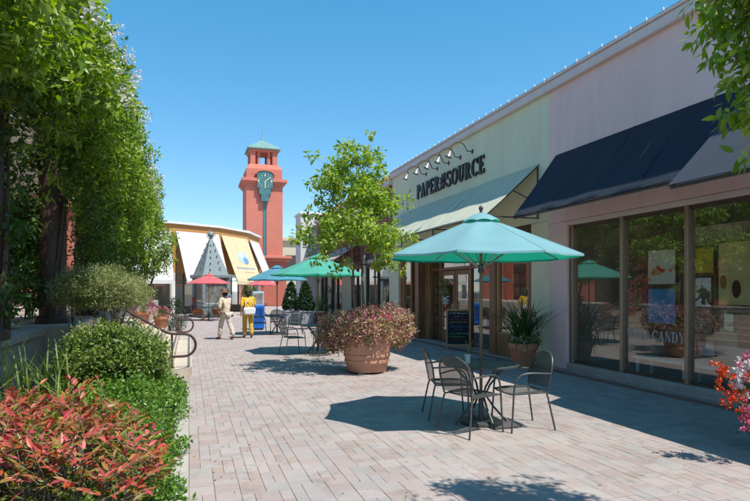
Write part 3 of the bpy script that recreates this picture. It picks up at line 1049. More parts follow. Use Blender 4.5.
# navy awnings
def awning(name, label, y0, y1, xt, zt, xb, zb, material, frame, seams=(), valance=0.0, struts=True):
    root = thing(name, label, 'awning', (xt, (y0 + y1) / 2, zt))
    mb = MB()
    k = 14
    n = 2
    # sheet with a slight sag
    pts = []
    for i in range(k + 1):
        t = i / k
        sag = 0.02 * math.sin(PI * t)
        pts.append((xt + (xb - xt) * t, zt + (zb - zt) * t - sag))
    th = 0.012
    m = 40
    ph = [prng.uniform(0, 6.3) for _ in range(4)]

    def ripple(t, u):
        e = math.sin(PI * u * (len(seams) + 1))
        return math.sin(PI * t) * (-0.018 * e * e + 0.006 * math.sin(9 * u + 5 * t + ph[0]) + 0.004 * math.sin(31 * u - 3 * t + ph[1])) + t * 0.006 * math.sin(17 * u + ph[2])
    for s_ in (0, 1):
        for i, (xa, za) in enumerate(pts):
            for j in range(m + 1):
                mb.v.append((xa, y0 + (y1 - y0) * j / m, za + ripple(i / k, j / m) - (th if s_ == 0 else 0)))
    N_ = (k + 1) * (m + 1)
    for i in range(k):
        for j in range(m):
            a = i * (m + 1) + j
            mb.f += [(a, a + m + 1, a + m + 2, a + 1), (N_ + a, N_ + a + 1, N_ + a + m + 2, N_ + a + m + 1)]
    for i in range(k):
        a, b = i * (m + 1), (i + 1) * (m + 1)
        mb.f += [(a, N_ + a, N_ + b, b), (a + m, b + m, N_ + b + m, N_ + a + m)]
    for j in range(m):
        a, b = j, k * (m + 1) + j
        mb.f += [(a, a + 1, N_ + a + 1, N_ + a), (b, N_ + b, N_ + b + 1, b + 1)]
    c = mb.build('canvas', material, root, True)
    c.location = -Vector(root.location)
    if valance:
        world_part(MB().box(xb - 0.004, xb + 0.008, y0, y1, zb - valance, zb - th - 0.002), 'valance', material, root)
    for y in seams:
        sm = MB()
        for i in range(k):
            sm.hexa([(pts[i + 1][0], y - 0.012, pts[i + 1][1] + 0.001), (pts[i + 1][0], y + 0.012, pts[i + 1][1] + 0.001),
                     (pts[i][0], y + 0.012, pts[i][1] + 0.001), (pts[i][0], y - 0.012, pts[i][1] + 0.001),
                     (pts[i + 1][0], y - 0.012, pts[i + 1][1] + 0.005), (pts[i + 1][0], y + 0.012, pts[i + 1][1] + 0.005),
                     (pts[i][0], y + 0.012, pts[i][1] + 0.005), (pts[i][0], y - 0.012, pts[i][1] + 0.005)])
        world_part(sm, 'seam', material, root)
    for y in ([y0 + 0.03, y1 - 0.03] + [y0 + (y1 - y0) * q for q in (0.33, 0.67)]):
        fm_ = MB()
        fm_.bar((xt - 0.005, y, zt - 0.05), (xb + 0.03, y, zb - 0.035), 0.025, 0.025)
        if struts:
            fm_.bar((xt - 0.005, y, zb - 0.035), (xb + 0.03, y, zb - 0.035), 0.025, 0.025)
        fm_.bar((xt - 0.02, y, zb + (-0.03 if struts else 0.35)), (xt - 0.02, y, zt - 0.06), 0.025, 0.025)
        if struts:
            fm_.bar((xt - 0.03, y, zb + 0.3), (xt + (xb - xt) * 0.5, y, zb + 0.55), 0.02, 0.02)
        world_part(fm_, 'bracket', frame, root)
    world_part(MB().bar((xb + 0.03, y0 + 0.02, zb - 0.033), (xb + 0.03, y1 - 0.02, zb - 0.033), 0.03, 0.03), 'front_bar', frame, root)
    return root


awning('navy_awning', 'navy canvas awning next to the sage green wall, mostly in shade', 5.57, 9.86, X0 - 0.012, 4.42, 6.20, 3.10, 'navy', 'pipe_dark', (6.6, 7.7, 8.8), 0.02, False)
awning('navy_awning', 'navy canvas awning standing out further, behind overhanging leaves, its lower part sunlit', -1.0, 5.53, X0 - 0.012, 4.42, 5.72, 2.93, 'navy_sunlit', 'pipe_dark', (4.4, 3.3), 0.02, False)

# ================================================================== sage shop
YE = 19.75
sage = thing('sage_shop', 'sage green stucco shop with wooden storefront and raised sign letters', 'shop', (9.5, 15.0, 0))
world_part(MB().box(X0, X0 + 0.25, YB, YE, 3.1, 5.80), 'wall', 'sage', sage)
cap = MB().bbox(X0 - 0.10, X0 + 0.34, YB, YE, 5.802, 5.98, 0.012)
cap.bbox(X0 - 0.13, X0 + 0.36, YB + 0.002, YE - 0.002, 5.985, 6.03, 0.008)
world_part(cap, 'parapet_cap', 'cap_mauve', sage)
world_part(MB().box(X0 + 0.3, 14, YB + 0.02, YE, 5.55, 5.7), 'roof', 'white_trim', sage)
world_part(MB().box(13.8, 14, YB, YE, 0, 5.54), 'back_wall', 'sage', sage)
for (a, b) in ((YB + 0.002, 10.78), (19.1, YE)):
    world_part(MB().bbox(X0 + 0.004, X0 + 0.27, a, b, 0.012, 3.098, 0.012), 'pilaster', 'sage_trim', sage)
# wooden storefront
def post(y, w_, x0=X0 + 0.02, x1=X0 + 0.24, z1=2.72, m_='wood'):
    return world_part(MB().bbox(x0, x1, y - w_ / 2, y + w_ / 2, 0.014, z1, 0.012), 'post', m_, sage)


for y, w_ in ((10.87, 0.14), (12.50, 0.30), (17.45, 0.30), (17.95, 0.10), (18.98, 0.18)):
    post(y, w_)
world_part(MB().bbox(X0 + 0.01, X0 + 0.25, 10.79, 19.09, 2.722, 3.096, 0.01), 'fascia', 'wood_dark', sage)
world_part(MB().bbox(X0 - 0.01, X0 + 0.009, 10.79, 19.09, 2.74, 2.80, 0.004), 'fascia_moulding', 'wood', sage)
for (a, b) in ((10.945, 12.345), (18.005, 18.885)):
    world_part(MB().bbox(X0 + 0.05, X0 + 0.24, a, b, 0.014, 0.52, 0.01), 'stall_riser', 'wood', sage)
    world_part(MB().bbox(X0 + 0.06, X0 + 0.2, a, b, 0.522, 0.58, 0.008), 'window_sill', 'wood_light', sage)
    world_part(MB().bbox(X0 + 0.06, X0 + 0.2, a, b, 2.64, 2.72, 0.008), 'window_head', 'wood', sage)
    for y in (a + 0.03, b - 0.03):
        world_part(MB().bbox(X0 + 0.06, X0 + 0.2, y - 0.03, y + 0.03, 0.582, 2.638, 0.006), 'window_stile', 'wood_light', sage)
    world_part(MB().box(X0 + 0.12, X0 + 0.128, a + 0.062, b - 0.062, 0.582, 2.638), 'pane', 'glass', sage)
# recessed entry
XR = X0 + 0.45
for y, s in ((12.66, 1), (17.29, -1)):
    world_part(MB().box(X0 + 0.25, XR, min(y, y + s * 0.03), max(y, y + s * 0.03), 0.02, 2.72), 'entry_side', 'wood_light', sage)
for y in (12.74, 14.47, 16.53, 17.21):
    world_part(MB().bbox(XR, XR + 0.12, y - 0.05, y + 0.05, 0.02, 2.72, 0.008), 'door_post', 'wood', sage)
for (a, b) in ((12.79, 14.42), (14.52, 16.48), (16.58, 17.16)):
    world_part(MB().bbox(XR + 0.002, XR + 0.118, a, b, 2.25, 2.34, 0.008), 'transom', 'wood', sage)
    world_part(MB().box(XR + 0.05, XR + 0.058, a, b, 2.34, 2.718), 'transom_pane', 'glass', sage)
def door(hx, hy, ang, w_, sgn, lab):
    d = link('door', None, sage, Vector((hx, hy, 0.03)) - Vector(sage.location))
    d.rotation_euler = (0, 0, ang)
    d['label'] = lab
    f = MB()
    f.bbox(-0.022, 0.022, 0, 0.12, 0, 2.2, 0.004).bbox(-0.022, 0.022, w_ - 0.12, w_, 0, 2.2, 0.004)
    f.bbox(-0.021, 0.021, 0.12, w_ - 0.12, 0, 0.28, 0.004).bbox(-0.021, 0.021, 0.12, w_ - 0.12, 2.06, 2.2, 0.004)
    f.build('door_frame', 'wood', d)
    MB().box(-0.004, 0.004, 0.12, w_ - 0.12, 0.28, 2.06).build('door_pane', 'glass', d)
    MB().tube([(-0.03, w_ - 0.08, 0.85), (-0.07, w_ - 0.08, 0.85), (-0.07, w_ - 0.08, 1.25), (-0.03, w_ - 0.08, 1.25)], 0.011, 6).build('handle', 'bronze', d)
    return d


door(XR + 0.05, 14.54, 0.0, 0.94, 1, 'closed glazed wooden door leaf beside the chalkboard')
door(XR + 0.05, 16.46, PI, 0.94, 1, 'closed glazed wooden door leaf carrying the bouquet')
for (a, b) in ((12.79, 14.42), (16.58, 17.16)):
    world_part(MB().box(XR + 0.05, XR + 0.058, a, b, 0.05, 2.25), 'side_light', 'glass', sage)
world_part(MB().box(X0 + 0.26, 12.5, YB + 0.3, YE - 0.2, 2.92, 3.0), 'ceiling', 'interior', sage)
world_part(MB().box(X0 + 0.26, 12.5, YB + 0.3, YE - 0.2, 0.002, 0.018), 'floor', 'interior_floor', sage)
world_part(MB().box(10.45, 10.55, YB + 0.3, YE - 0.2, 0.02, 2.9), 'inner_wall', 'interior', sage)
world_part(MB().box(X0 + 0.26, 12.5, YB + 0.18, YB + 0.28, 0, 3.0), 'party_wall', 'interior', sage)
world_part(MB().box(X0 + 0.26, 12.5, YE - 0.18, YE - 0.08, 0, 3.0), 'side_wall', 'interior', sage)

brng = random.Random(3)
BOOK = [mat('book_%d' % i, c, 0.6, 0.15, 10) for i, c in enumerate([(0.45, 0.10, 0.06), (0.08, 0.22, 0.30), (0.55, 0.45, 0.25), (0.60, 0.58, 0.52), (0.12, 0.25, 0.12), (0.50, 0.25, 0.08), (0.30, 0.08, 0.16)])]


def bookshelf(loc, rz, w_, label):
    root = thing('bookshelf', label, 'bookshelf', loc, rz, 'shelves inside the stationery shop')
    MB().bbox(-w_ / 2, -w_ / 2 + 0.04, 0, 0.32, 0, 2.2, 0.004).build('side_panel', 'wood', root)
    MB().bbox(w_ / 2 - 0.04, w_ / 2, 0, 0.32, 0, 2.2, 0.004).build('side_panel', 'wood', root)
    MB().box(-w_ / 2 + 0.041, w_ / 2 - 0.041, 0.30, 0.318, 0, 2.2).build('back_panel', 'wood_dark', root)
    for k in range(7):
        z = 0.06 + k * 0.345
        MB().box(-w_ / 2 + 0.041, w_ / 2 - 0.041, 0.004, 0.298, z, z + 0.025).build('shelf', 'wood', root)
    for k in range(6):
        z = 0.06 + k * 0.345 + 0.026
        x = -w_ / 2 + 0.06
        groups = {}
        while x < w_ / 2 - 0.14:
            t = brng.uniform(0.04, 0.12)
            mi = brng.randrange(len(BOOK))
            groups.setdefault(mi, MB()).box(x, x + t - 0.006, 0.03 + brng.uniform(0, 0.06), 0.26, z, z + brng.uniform(0.16, 0.29))
            x += t
        for mi, mb in groups.items():
            mb.build('books', BOOK[mi], root)
    return root


bookshelf((8.75, 13.3, 0.02), -PI / 2, 1.5, 'wooden bookshelf facing the street between lavender party wall and doors')
bookshelf((9.9, 15.45, 0.02), -PI / 2, 1.7, 'wooden bookshelf straight behind the double doors')
bookshelf((8.75, 17.15, 0.02), -PI / 2, 1.4, 'wooden bookshelf facing the street beside the far window')
bookshelf((8.6, 18.75, 0.02), -PI / 2, 1.0, 'narrow wooden bookshelf behind the far window')
awning('sage_awning', 'pale sage canvas awning below the shop sign, lower half sunlit', 10.45, 18.75, X0 - 0.012, 4.38, 5.92, 3.22, 'sage_canvas', 'pipe_dark', (12.1, 13.75, 15.4, 17.1), 0.03)
wall_text('shop_sign', 'PAPER*SOURCE', 17.30, 4.66, X0 - 0.002, 0.46, 0.05, 'letter',
          'dark raised PAPER SOURCE letters with plum flower emblem on sage wall', 'sign', 4.5)

# gooseneck lamps over the sign
def gooseneck(y, i):
    names = ['gooseneck sign lamp over the first letters, nearest the tree crown', 'gooseneck sign lamp second from the tree crown',
             'gooseneck sign lamp in the middle of the row of five', 'gooseneck sign lamp second from the lavender wall',
             'gooseneck sign lamp over the last letters, nearest the lavender wall']
    root = thing('gooseneck_lamp', names[i], 'lamp', (X0, y, 5.36), 0, 'lamps over the shop sign')
    MB().lathe([(0.07, -0.03), (0.07, 0.0), (0.03, 0.02)], 12).build('wall_plate', 'pipe_dark', root, True).rotation_euler = (0, -PI / 2, 0)
    arm = []
    for t in np.linspace(0, 1, 22):
        if t < 0.25:
            arm.append((-0.02 - t / 0.25 * 0.16, 0, 0.01 * t))
        else:
            a = (t - 0.25) / 0.75 * PI * 1.12
            arm.append((-0.36 + 0.18 * math.cos(a) - 0.035 * a, 0, 0.02 + 0.20 * math.sin(a) + 0.004 * a))
    MB().tube(arm, 0.013, 7).build('arm', 'pipe_dark', root, True)
    e = Vector(arm[-1])
    d = (e - Vector(arm[-2]) + Vector((-0.02, 0, 0))).normalized()
    sh = MB().lathe([(0.02, 0.03), (0.028, 0.0), (0.042, -0.08), (0.085, -0.16), (0.09, -0.175)], 16, cap=False).build('shade', 'lamp_metal', root, True, e)
    sh.rotation_euler = Vector((-d.x, -d.y, -d.z)).to_track_quat('Z', 'Y').to_euler()
    MB().ball((0, 0, -0.12), 0.04, 1.3).build('bulb', 'bulb', sh, True)
    MB().lathe([(0.03, 0.02), (0.032, 0.06), (0.02, 0.07)], 10).build('neck', 'pipe_dark', sh, True)


for i, y in enumerate((16.6, 15.75, 14.95, 14.2, 13.5)):
    gooseneck(y, i)

# string of bulbs along the parapet
ls = thing('bulb_string', 'string of small white bulbs along the parapet edge', 'light string', (X0 - 0.1, 12.0, 6.03))
wire = MB().tube([(X0 - 0.10, 4.4 + 0.35 * k, 6.045 + (0.004 if k % 2 else 0)) for k in range(44)], 0.008, 5)
world_part(wire, 'wire', 'pipe_dark', ls)
bm_ = MB().ball((0, 0, 0.034), 0.017, 1.25, 8)
bm_.lathe([(0.014, 0.0), (0.014, 0.02)], 6)
first = None
for k in range(43):
    p = Vector((X0 - 0.10, 4.55 + 0.35 * k, 6.053)) - Vector(ls.location)
    if first is None:
        first = bm_.build('bulb', 'bulb', ls, True, p)
    else:
        o = first.copy()
        COL.objects.link(o)
        o.location = p

# ================================================================== maroon shop, white block, beige block
mar = thing('maroon_shop', 'maroon stucco shop with clay tile roof, tan awnings and dark sign', 'shop', (9.5, 26.0, 0))
world_part(MB().box(X0 + 0.02, X0 + 0.3, YE + 0.004, 32.9, 3.2, 5.6), 'wall', 'maroon', mar)
world_part(MB().box(X0 + 0.32, 14, YE + 0.01, 32.9, 5.0, 5.2), 'roof_deck', 'white_trim', mar)
world_part(MB().bbox(X0 - 0.12, X0 + 0.36, YE + 0.006, 32.9, 5.602, 5.78, 0.012), 'parapet_cap', 'cap_mauve', mar)
rt = MB()
rt.slab((X0 + 0.1, YE + 0.02, 5.9), (X0 + 0.1, 32.9, 5.9), (10.4, 32.9, 7.1), (10.4, YE + 0.02, 7.1), -0.1)
world_part(rt, 'tile_bed', 'roof_tile', mar)
tl = MB()
for j in range(48):
    y = YE + 0.15 + j * 0.27
    for i in range(8):
        t = i * 0.42
        x, z = X0 + 0.04 + t * 0.934, 5.92 + t * 0.357
        tl.tube([(x, y, z + 0.04), (x + 0.40, y, z + 0.17)], [0.10, 0.085], 6)
o = world_part(tl, 'roof_tiles', 'roof_tile', mar)
o['kind'] = 'stuff'
for (a, b, m_) in ((YE + 0.01, 20.2, 'sage_trim'), (23.3, 23.9, 'sage_trim'), (25.6, 27.2, 'beige_wall'), (29.5, 30.1, 'beige_wall'), (32.0, 32.9, 'beige_wall')):
    world_part(MB().bbox(X0 + 0.03, X0 + 0.3, a, b, 0.012, 3.19, 0.012), 'pier', m_, mar)
for (a, b) in ((20.2, 23.3), (23.9, 25.6), (27.2, 29.5), (30.1, 32.0)):
    world_part(MB().box(X0 + 0.14, X0 + 0.148, a, b, 0.46, 2.6), 'pane', 'glass', mar)
    world_part(MB().bbox(X0 + 0.06, X0 + 0.26, a + 0.002, b - 0.002, 0.014, 0.455, 0.01), 'stall_riser', 'wood_dark', mar)
    world_part(MB().bbox(X0 + 0.06, X0 + 0.26, a + 0.002, b - 0.002, 2.605, 3.19, 0.01), 'fascia', 'wood_dark', mar)
    for q in (0.0, 0.5, 1.0):
        y = a + 0.05 + (b - a - 0.1) * q
        world_part(MB().bbox(X0 + 0.08, X0 + 0.22, y - 0.04, y + 0.04, 0.457, 2.603, 0.006), 'mullion', 'wood_dark', mar)
world_part(MB().box(X0 + 0.3, 11, YE + 0.2, 32.8, 3.2, 3.26), 'ceiling', 'interior', mar)
world_part(MB().box(11, 11.1, YE + 0.2, 32.8, 0, 3.2), 'inner_wall', 'interior_light', mar)
world_part(MB().box(X0 + 0.3, 11, YE + 0.2, 32.8, 0.0, 0.018), 'floor', 'interior_floor', mar)
world_part(MB().box(13.8, 14, YE + 0.01, 32.9, 0, 5.0), 'back_wall', 'maroon', mar)
sg = thing('hanging_sign', 'long black fascia sign with small pale lettering beside the tree trunks', 'sign', (X0 - 0.03, 21.75, 2.68))
MB().bbox(0, 0.05, -1.45, 1.45, 0, 0.34, 0.008).build('board', 'black', sg)
lt = MB()
lr = random.Random(9)
y = 1.25
while y > -1.25:
    w_ = lr.uniform(0.06, 0.12)
    if lr.random() > 0.14:
        lt.box(-0.004, -0.001, y - w_ * 0.8, y - w_ * 0.8 + 0.02, 0.10, 0.24)
        lt.box(-0.004, -0.001, y - w_ * 0.2, y - w_ * 0.2 + 0.02, 0.10, 0.24)
        lt.box(-0.0045, -0.0015, y - w_ * 0.8, y - w_ * 0.2, lr.choice((0.10, 0.16, 0.22)), lr.choice((0.10, 0.16, 0.22)) + 0.0201)
    y -= w_ + 0.03
lt.build('lettering', 'mat_white', sg)
awning('tan_awning', 'tan canvas awning over the window beside the tree trunks', 24.0, 28.2, X0 + 0.01, 3.75, 6.05, 3.0, 'taupe_canvas', 'pipe_dark', (25.4, 26.8), 0.12)
awning('charcoal_awning', 'steep charcoal canvas awning next to the white building', 29.0, 32.6, X0 + 0.01, 4.4, 5.95, 3.0, 'grey_canvas', 'pipe_dark', (30.8,), 0.05)

whb = thing('white_building', 'plain white stucco building block with one small dark window', 'building', (8.8, 34.5, 0))
world_part(MB().box(6.3, 14, 33.0, 34.6, 0, 6.15), 'wall', 'white_wall', whb)
world_part(MB().bbox(6.22, 14.1, 32.92, 34.7, 6.152, 6.3, 0.02), 'parapet_cap', 'white_trim', whb)
win = world_part(MB().box(6.45, 6.66, 32.975, 33.05, 4.3, 5.05), 'window', 'black', whb)
wf = MB().bbox(6.42, 6.69, 32.96, 32.998, 4.24, 4.299, 0.005).bbox(6.42, 6.69, 32.96, 32.998, 5.051, 5.10, 0.005)
f_ = wf.build('window_frame', 'white_trim', win)

bei = thing('beige_building', 'long low beige building with flat cornice behind the tower', 'building', (20, 80, 0))
world_part(MB().box(11.0, 40, 75, 90, 0, 8.3), 'wall', 'beige_wall', bei)
world_part(MB().bbox(10.6, 40.4, 74.6, 90.4, 8.302, 8.75, 0.03), 'cornice', 'beige_wall', bei)
for k in range(6):
    x = 12.3 + k * 3
    w_ = world_part(MB().box(x, x + 1.5, 74.96, 75.04, 4.6, 6.4), 'window', 'bronze_dark', bei)

# ================================================================== clock tower
TX, TY = 7.72, 62.9                               # plan centre
tw = thing('clock_tower', 'tall salmon stucco clock tower with open belfry and verdigris roof', 'tower', (TX, TY, 0))


def sq(h_, z0, z1, b=0.03):
    return MB().bbox(-h_, h_, -h_, h_, z0, z1, b)


hw = 1.95
sq(hw + 0.35, 0, 4.75).build('base', 'salmon_dark', tw)
sq(hw + 0.62, 4.752, 5.05, 0.05).build('base_cornice', 'salmon', tw)
sq(hw + 0.85, 5.052, 5.35, 0.05).build('base_cornice', 'salmon', tw)
sq(hw, 5.352, 12.9).build('shaft', 'salmon', tw)
for k, (e, z0, z1) in enumerate(((0.12, 12.902, 13.1), (0.28, 13.102, 13.3), (0.45, 13.302, 13.65))):
    sq(hw + e, z0, z1, 0.03).build('cornice', 'salmon', tw)
# upper block tapering to the belfry
ub = MB()
a_, b_ = hw - 0.05, hw - 0.38
ub.hexa([(-a_, -a_, 13.652), (a_, -a_, 13.652), (a_, a_, 13.652), (-a_, a_, 13.652), (-a_, -a_, 14.75), (a_, -a_, 14.75), (a_, a_, 14.75), (-a_, a_, 14.75)])
ub.hexa([(-a_, -a_, 14.751), (a_, -a_, 14.751), (a_, a_, 14.751), (-a_, a_, 14.751), (-b_, -b_, 15.3), (b_, -b_, 15.3), (b_, b_, 15.3), (-b_, b_, 15.3)])
ub.build('attic', 'salmon', tw)
for sx in (-1, 1):
    for sy in (-1, 1):
        MB().bbox(sx * 1.18 - 0.27, sx * 1.18 + 0.27, sy * 1.18 - 0.27, sy * 1.18 + 0.27, 15.302, 16.72, 0.03).build('belfry_post', 'salmon', tw)
        for (dx, dy) in ((sx * 0.55, sy * 1.22), (sx * 1.22, sy * 0.55)):
            MB().lathe([(0.16, 15.302), (0.14, 15.4), (0.13, 16.6), (0.16, 16.72)], 10, (dx, dy, 0)).build('belfry_column', 'salmon', tw, True)
sq(1.55, 16.722, 16.95).build('belfry_lintel', 'salmon', tw)
sq(1.78, 16.952, 17.12).build('eaves', 'verdigris', tw)
MB().add([(-1.72, -1.72, 17.122), (1.72, -1.72, 17.122), (1.72, 1.72, 17.122), (-1.72, 1.72, 17.122), (0, 0, 18.35)],
         [(0, 1, 4), (1, 2, 4), (2, 3, 4), (3, 0, 4), (3, 2, 1, 0)]).build('roof', 'verdigris', tw)
MB().lathe([(0.12, 18.2), (0.14, 18.4), (0.05, 18.55), (0.035, 19.0), (0.02, 19.9)], 8).build('spire', 'verdigris', tw, True)
yf = -hw - 0.46                                  # stands proud of the cornice
pn = MB()
for (x, z0, z1, t) in ((0.82, 12.6, 14.05, 0), (0.60, 11.95, 12.598, 0.004), (0.40, 11.2, 11.948, 0.008)):
    pn.box(-x, x, yf + t, -hw - 0.001, z0, z1)
seg = [(0.82 * math.cos(t), 14.052 + 0.34 * math.sin(t)) for t in np.linspace(0, PI, 13)]
pn.add([(x, yf + 0.002, z) for x, z in seg] + [(x, -a_ - 0.001, z) for x, z in seg],
       [tuple(range(12, -1, -1))] + [(i, i + 1, 14 + i, 13 + i) for i in range(12)])
ck = pn.build('clock_panel', 'clock_face', tw)
hn = MB()
hn.bar((0, yf - 0.03, 13.3), (0.52, yf - 0.03, 13.75), 0.02, 0.09, (0, 0, 1)).bar((0, yf - 0.055, 13.35), (0.0, yf - 0.055, 12.75), 0.02, 0.1, (1, 0, 0))
hn.build('clock_hands', 'clock_gold', ck)
nm = MB()
for k in range(12):
    t = k * PI / 6
    s_ = 0.13 if k % 3 == 0 else 0.06
    nm.box(0.68 * math.sin(t) - s_ / 2, 0.68 * math.sin(t) + s_ / 2, yf - 0.03, yf - 0.004, 13.35 + 0.62 * math.cos(t) - s_, 13.35 + 0.62 * math.cos(t) + s_)
nm.build('clock_marks', 'clock_gold', ck)
arch = MB()
for k in range(12):
    t0, t1 = PI * k / 12, PI * (k + 1) / 12
    q = [(0.9, 0.38), (1.05, 0.55)]
    arch.hexa([(q[0][0] * math.cos(t0), yf - 0.06, 14.06 + q[0][1] * math.sin(t0)), (q[1][0] * math.cos(t0), yf - 0.06, 14.06 + q[1][1] * math.sin(t0)),
               (q[1][0] * math.cos(t1), yf - 0.06, 14.06 + q[1][1] * math.sin(t1)), (q[0][0] * math.cos(t1), yf - 0.06, 14.06 + q[0][1] * math.sin(t1)),
               (q[0][0] * math.cos(t0), -1.8, 14.06 + q[0][1] * math.sin(t0)), (q[1][0] * math.cos(t0), -1.8, 14.06 + q[1][1] * math.sin(t0)),
               (q[1][0] * math.cos(t1), -1.8, 14.06 + q[1][1] * math.sin(t1)), (q[0][0] * math.cos(t1), -1.8, 14.06 + q[0][1] * math.sin(t1))])
arch.build('clock_hood', 'salmon', tw)
MB().box(-0.14, 0.14, -hw - 0.06, -hw - 0.001, 5.36, 11.198).build('pendulum_strip', 'clock_face', tw)
MB().box(0.145, 0.20, -hw - 0.03, -hw - 0.002, 5.36, 11.198).build('strip_dark_edge', 'kiosk_dark', tw)  # thin dark solid strip along one side of the pendulum strip

# low salmon wing at the tower foot
wg = thing('salmon_arcade', 'low salmon arcade with square piers at the tower foot', 'arcade', (5.8, 56, 0))
world_part(MB().bbox(2.4, 5.0, 55, 57.4, 2.9, 3.9, 0.03), 'lintel', 'salmon', wg)
for x in (2.5, 4.5):
    world_part(MB().bbox(x, x + 0.45, 55.1, 55.55, 0, 2.898, 0.02), 'pier', 'salmon', wg)

# ================================================================== curved ochre shop
ochre = thing('ochre_shop', 'curved ochre stucco shop front with large sloping canvas awnings', 'shop', (1.5, 45, 0))
PL = [(-5.9, 41.1), (-1.05, 42.0), (2.2, 43.9), (4.6, 47.0), (6.0, 51.0)]
ZT = 6.35


def normal(a, b):
    d = Vector((b[0] - a[0], b[1] - a[1], 0)).normalized()
    return Vector((d.y, -d.x, 0))


def offset_pl(dist):
    out = []
    for i, p in enumerate(PL):
        ns = []
        if i:
            ns.append(normal(PL[i - 1], p))
        if i < len(PL) - 1:
            ns.append(normal(p, PL[i + 1]))
        n = sum(ns, Vector()) / len(ns)
        n = n / max(0.3, n.length_squared)
        out.append((p[0] + n.x * dist, p[1] + n.y * dist))
    return out


def band(d0, d1, z0, z1):
    a, b = offset_pl(d0), offset_pl(d1)
    mb = MB()
    for i in range(len(PL) - 1):
        mb.hexa([(*b[i], z0), (*b[i + 1], z0), (*a[i + 1], z0), (*a[i], z0),
                 (*b[i], z1), (*b[i + 1], z1), (*a[i + 1], z1), (*a[i], z1)])
    return mb


world_part(band(-0.3, 0, 2.9, ZT), 'wall', 'orange_wall', ochre)
world_part(band(-0.4, 0.16, ZT + 0.002, ZT + 0.17), 'parapet_cap', 'white_trim', ochre)
world_part(band(-0.5, -0.1, 0.0, 0.5), 'stall_riser', 'wood_dark', ochre)
world_part(band(-0.30, -0.29, 0.502, 2.898), 'shop_window', 'glass', ochre)
inner = offset_pl(-2.6)
mb = MB()
for i in range(len(PL) - 1):
    mb.add([(*inner[i], 0), (*inner[i + 1], 0), (*inner[i + 1], 3.2), (*inner[i], 3.2)], [(0, 1, 2, 3)])
world_part(mb, 'inner_wall', 'interior', ochre)
mb = MB()
mb.prism([(x, y) for x, y in offset_pl(-0.32)] + [(6, 58), (-5.9, 58)], 5.5, 5.7)
world_part(mb, 'roof', 'white_trim', ochre)
for i in range(len(PL)):
    a = offset_pl(-0.16)[i]
    world_part(MB().lathe([(0.2, 0), (0.2, 2.897)], 10, (a[0], a[1], 0)), 'pier', 'white_trim', ochre)
for i in range(len(PL) - 1):
    a, b = offset_pl(-0.28)[i], offset_pl(-0.28)[i + 1]
    for q in (0.25, 0.5, 0.75):
        x, y = a[0] + (b[0] - a[0]) * q, a[1] + (b[1] - a[1]) * q
        world_part(MB().box(x - 0.05, x + 0.05, y - 0.06, y + 0.06, 0.502, 2.898), 'mullion', 'wood_dark', ochre)


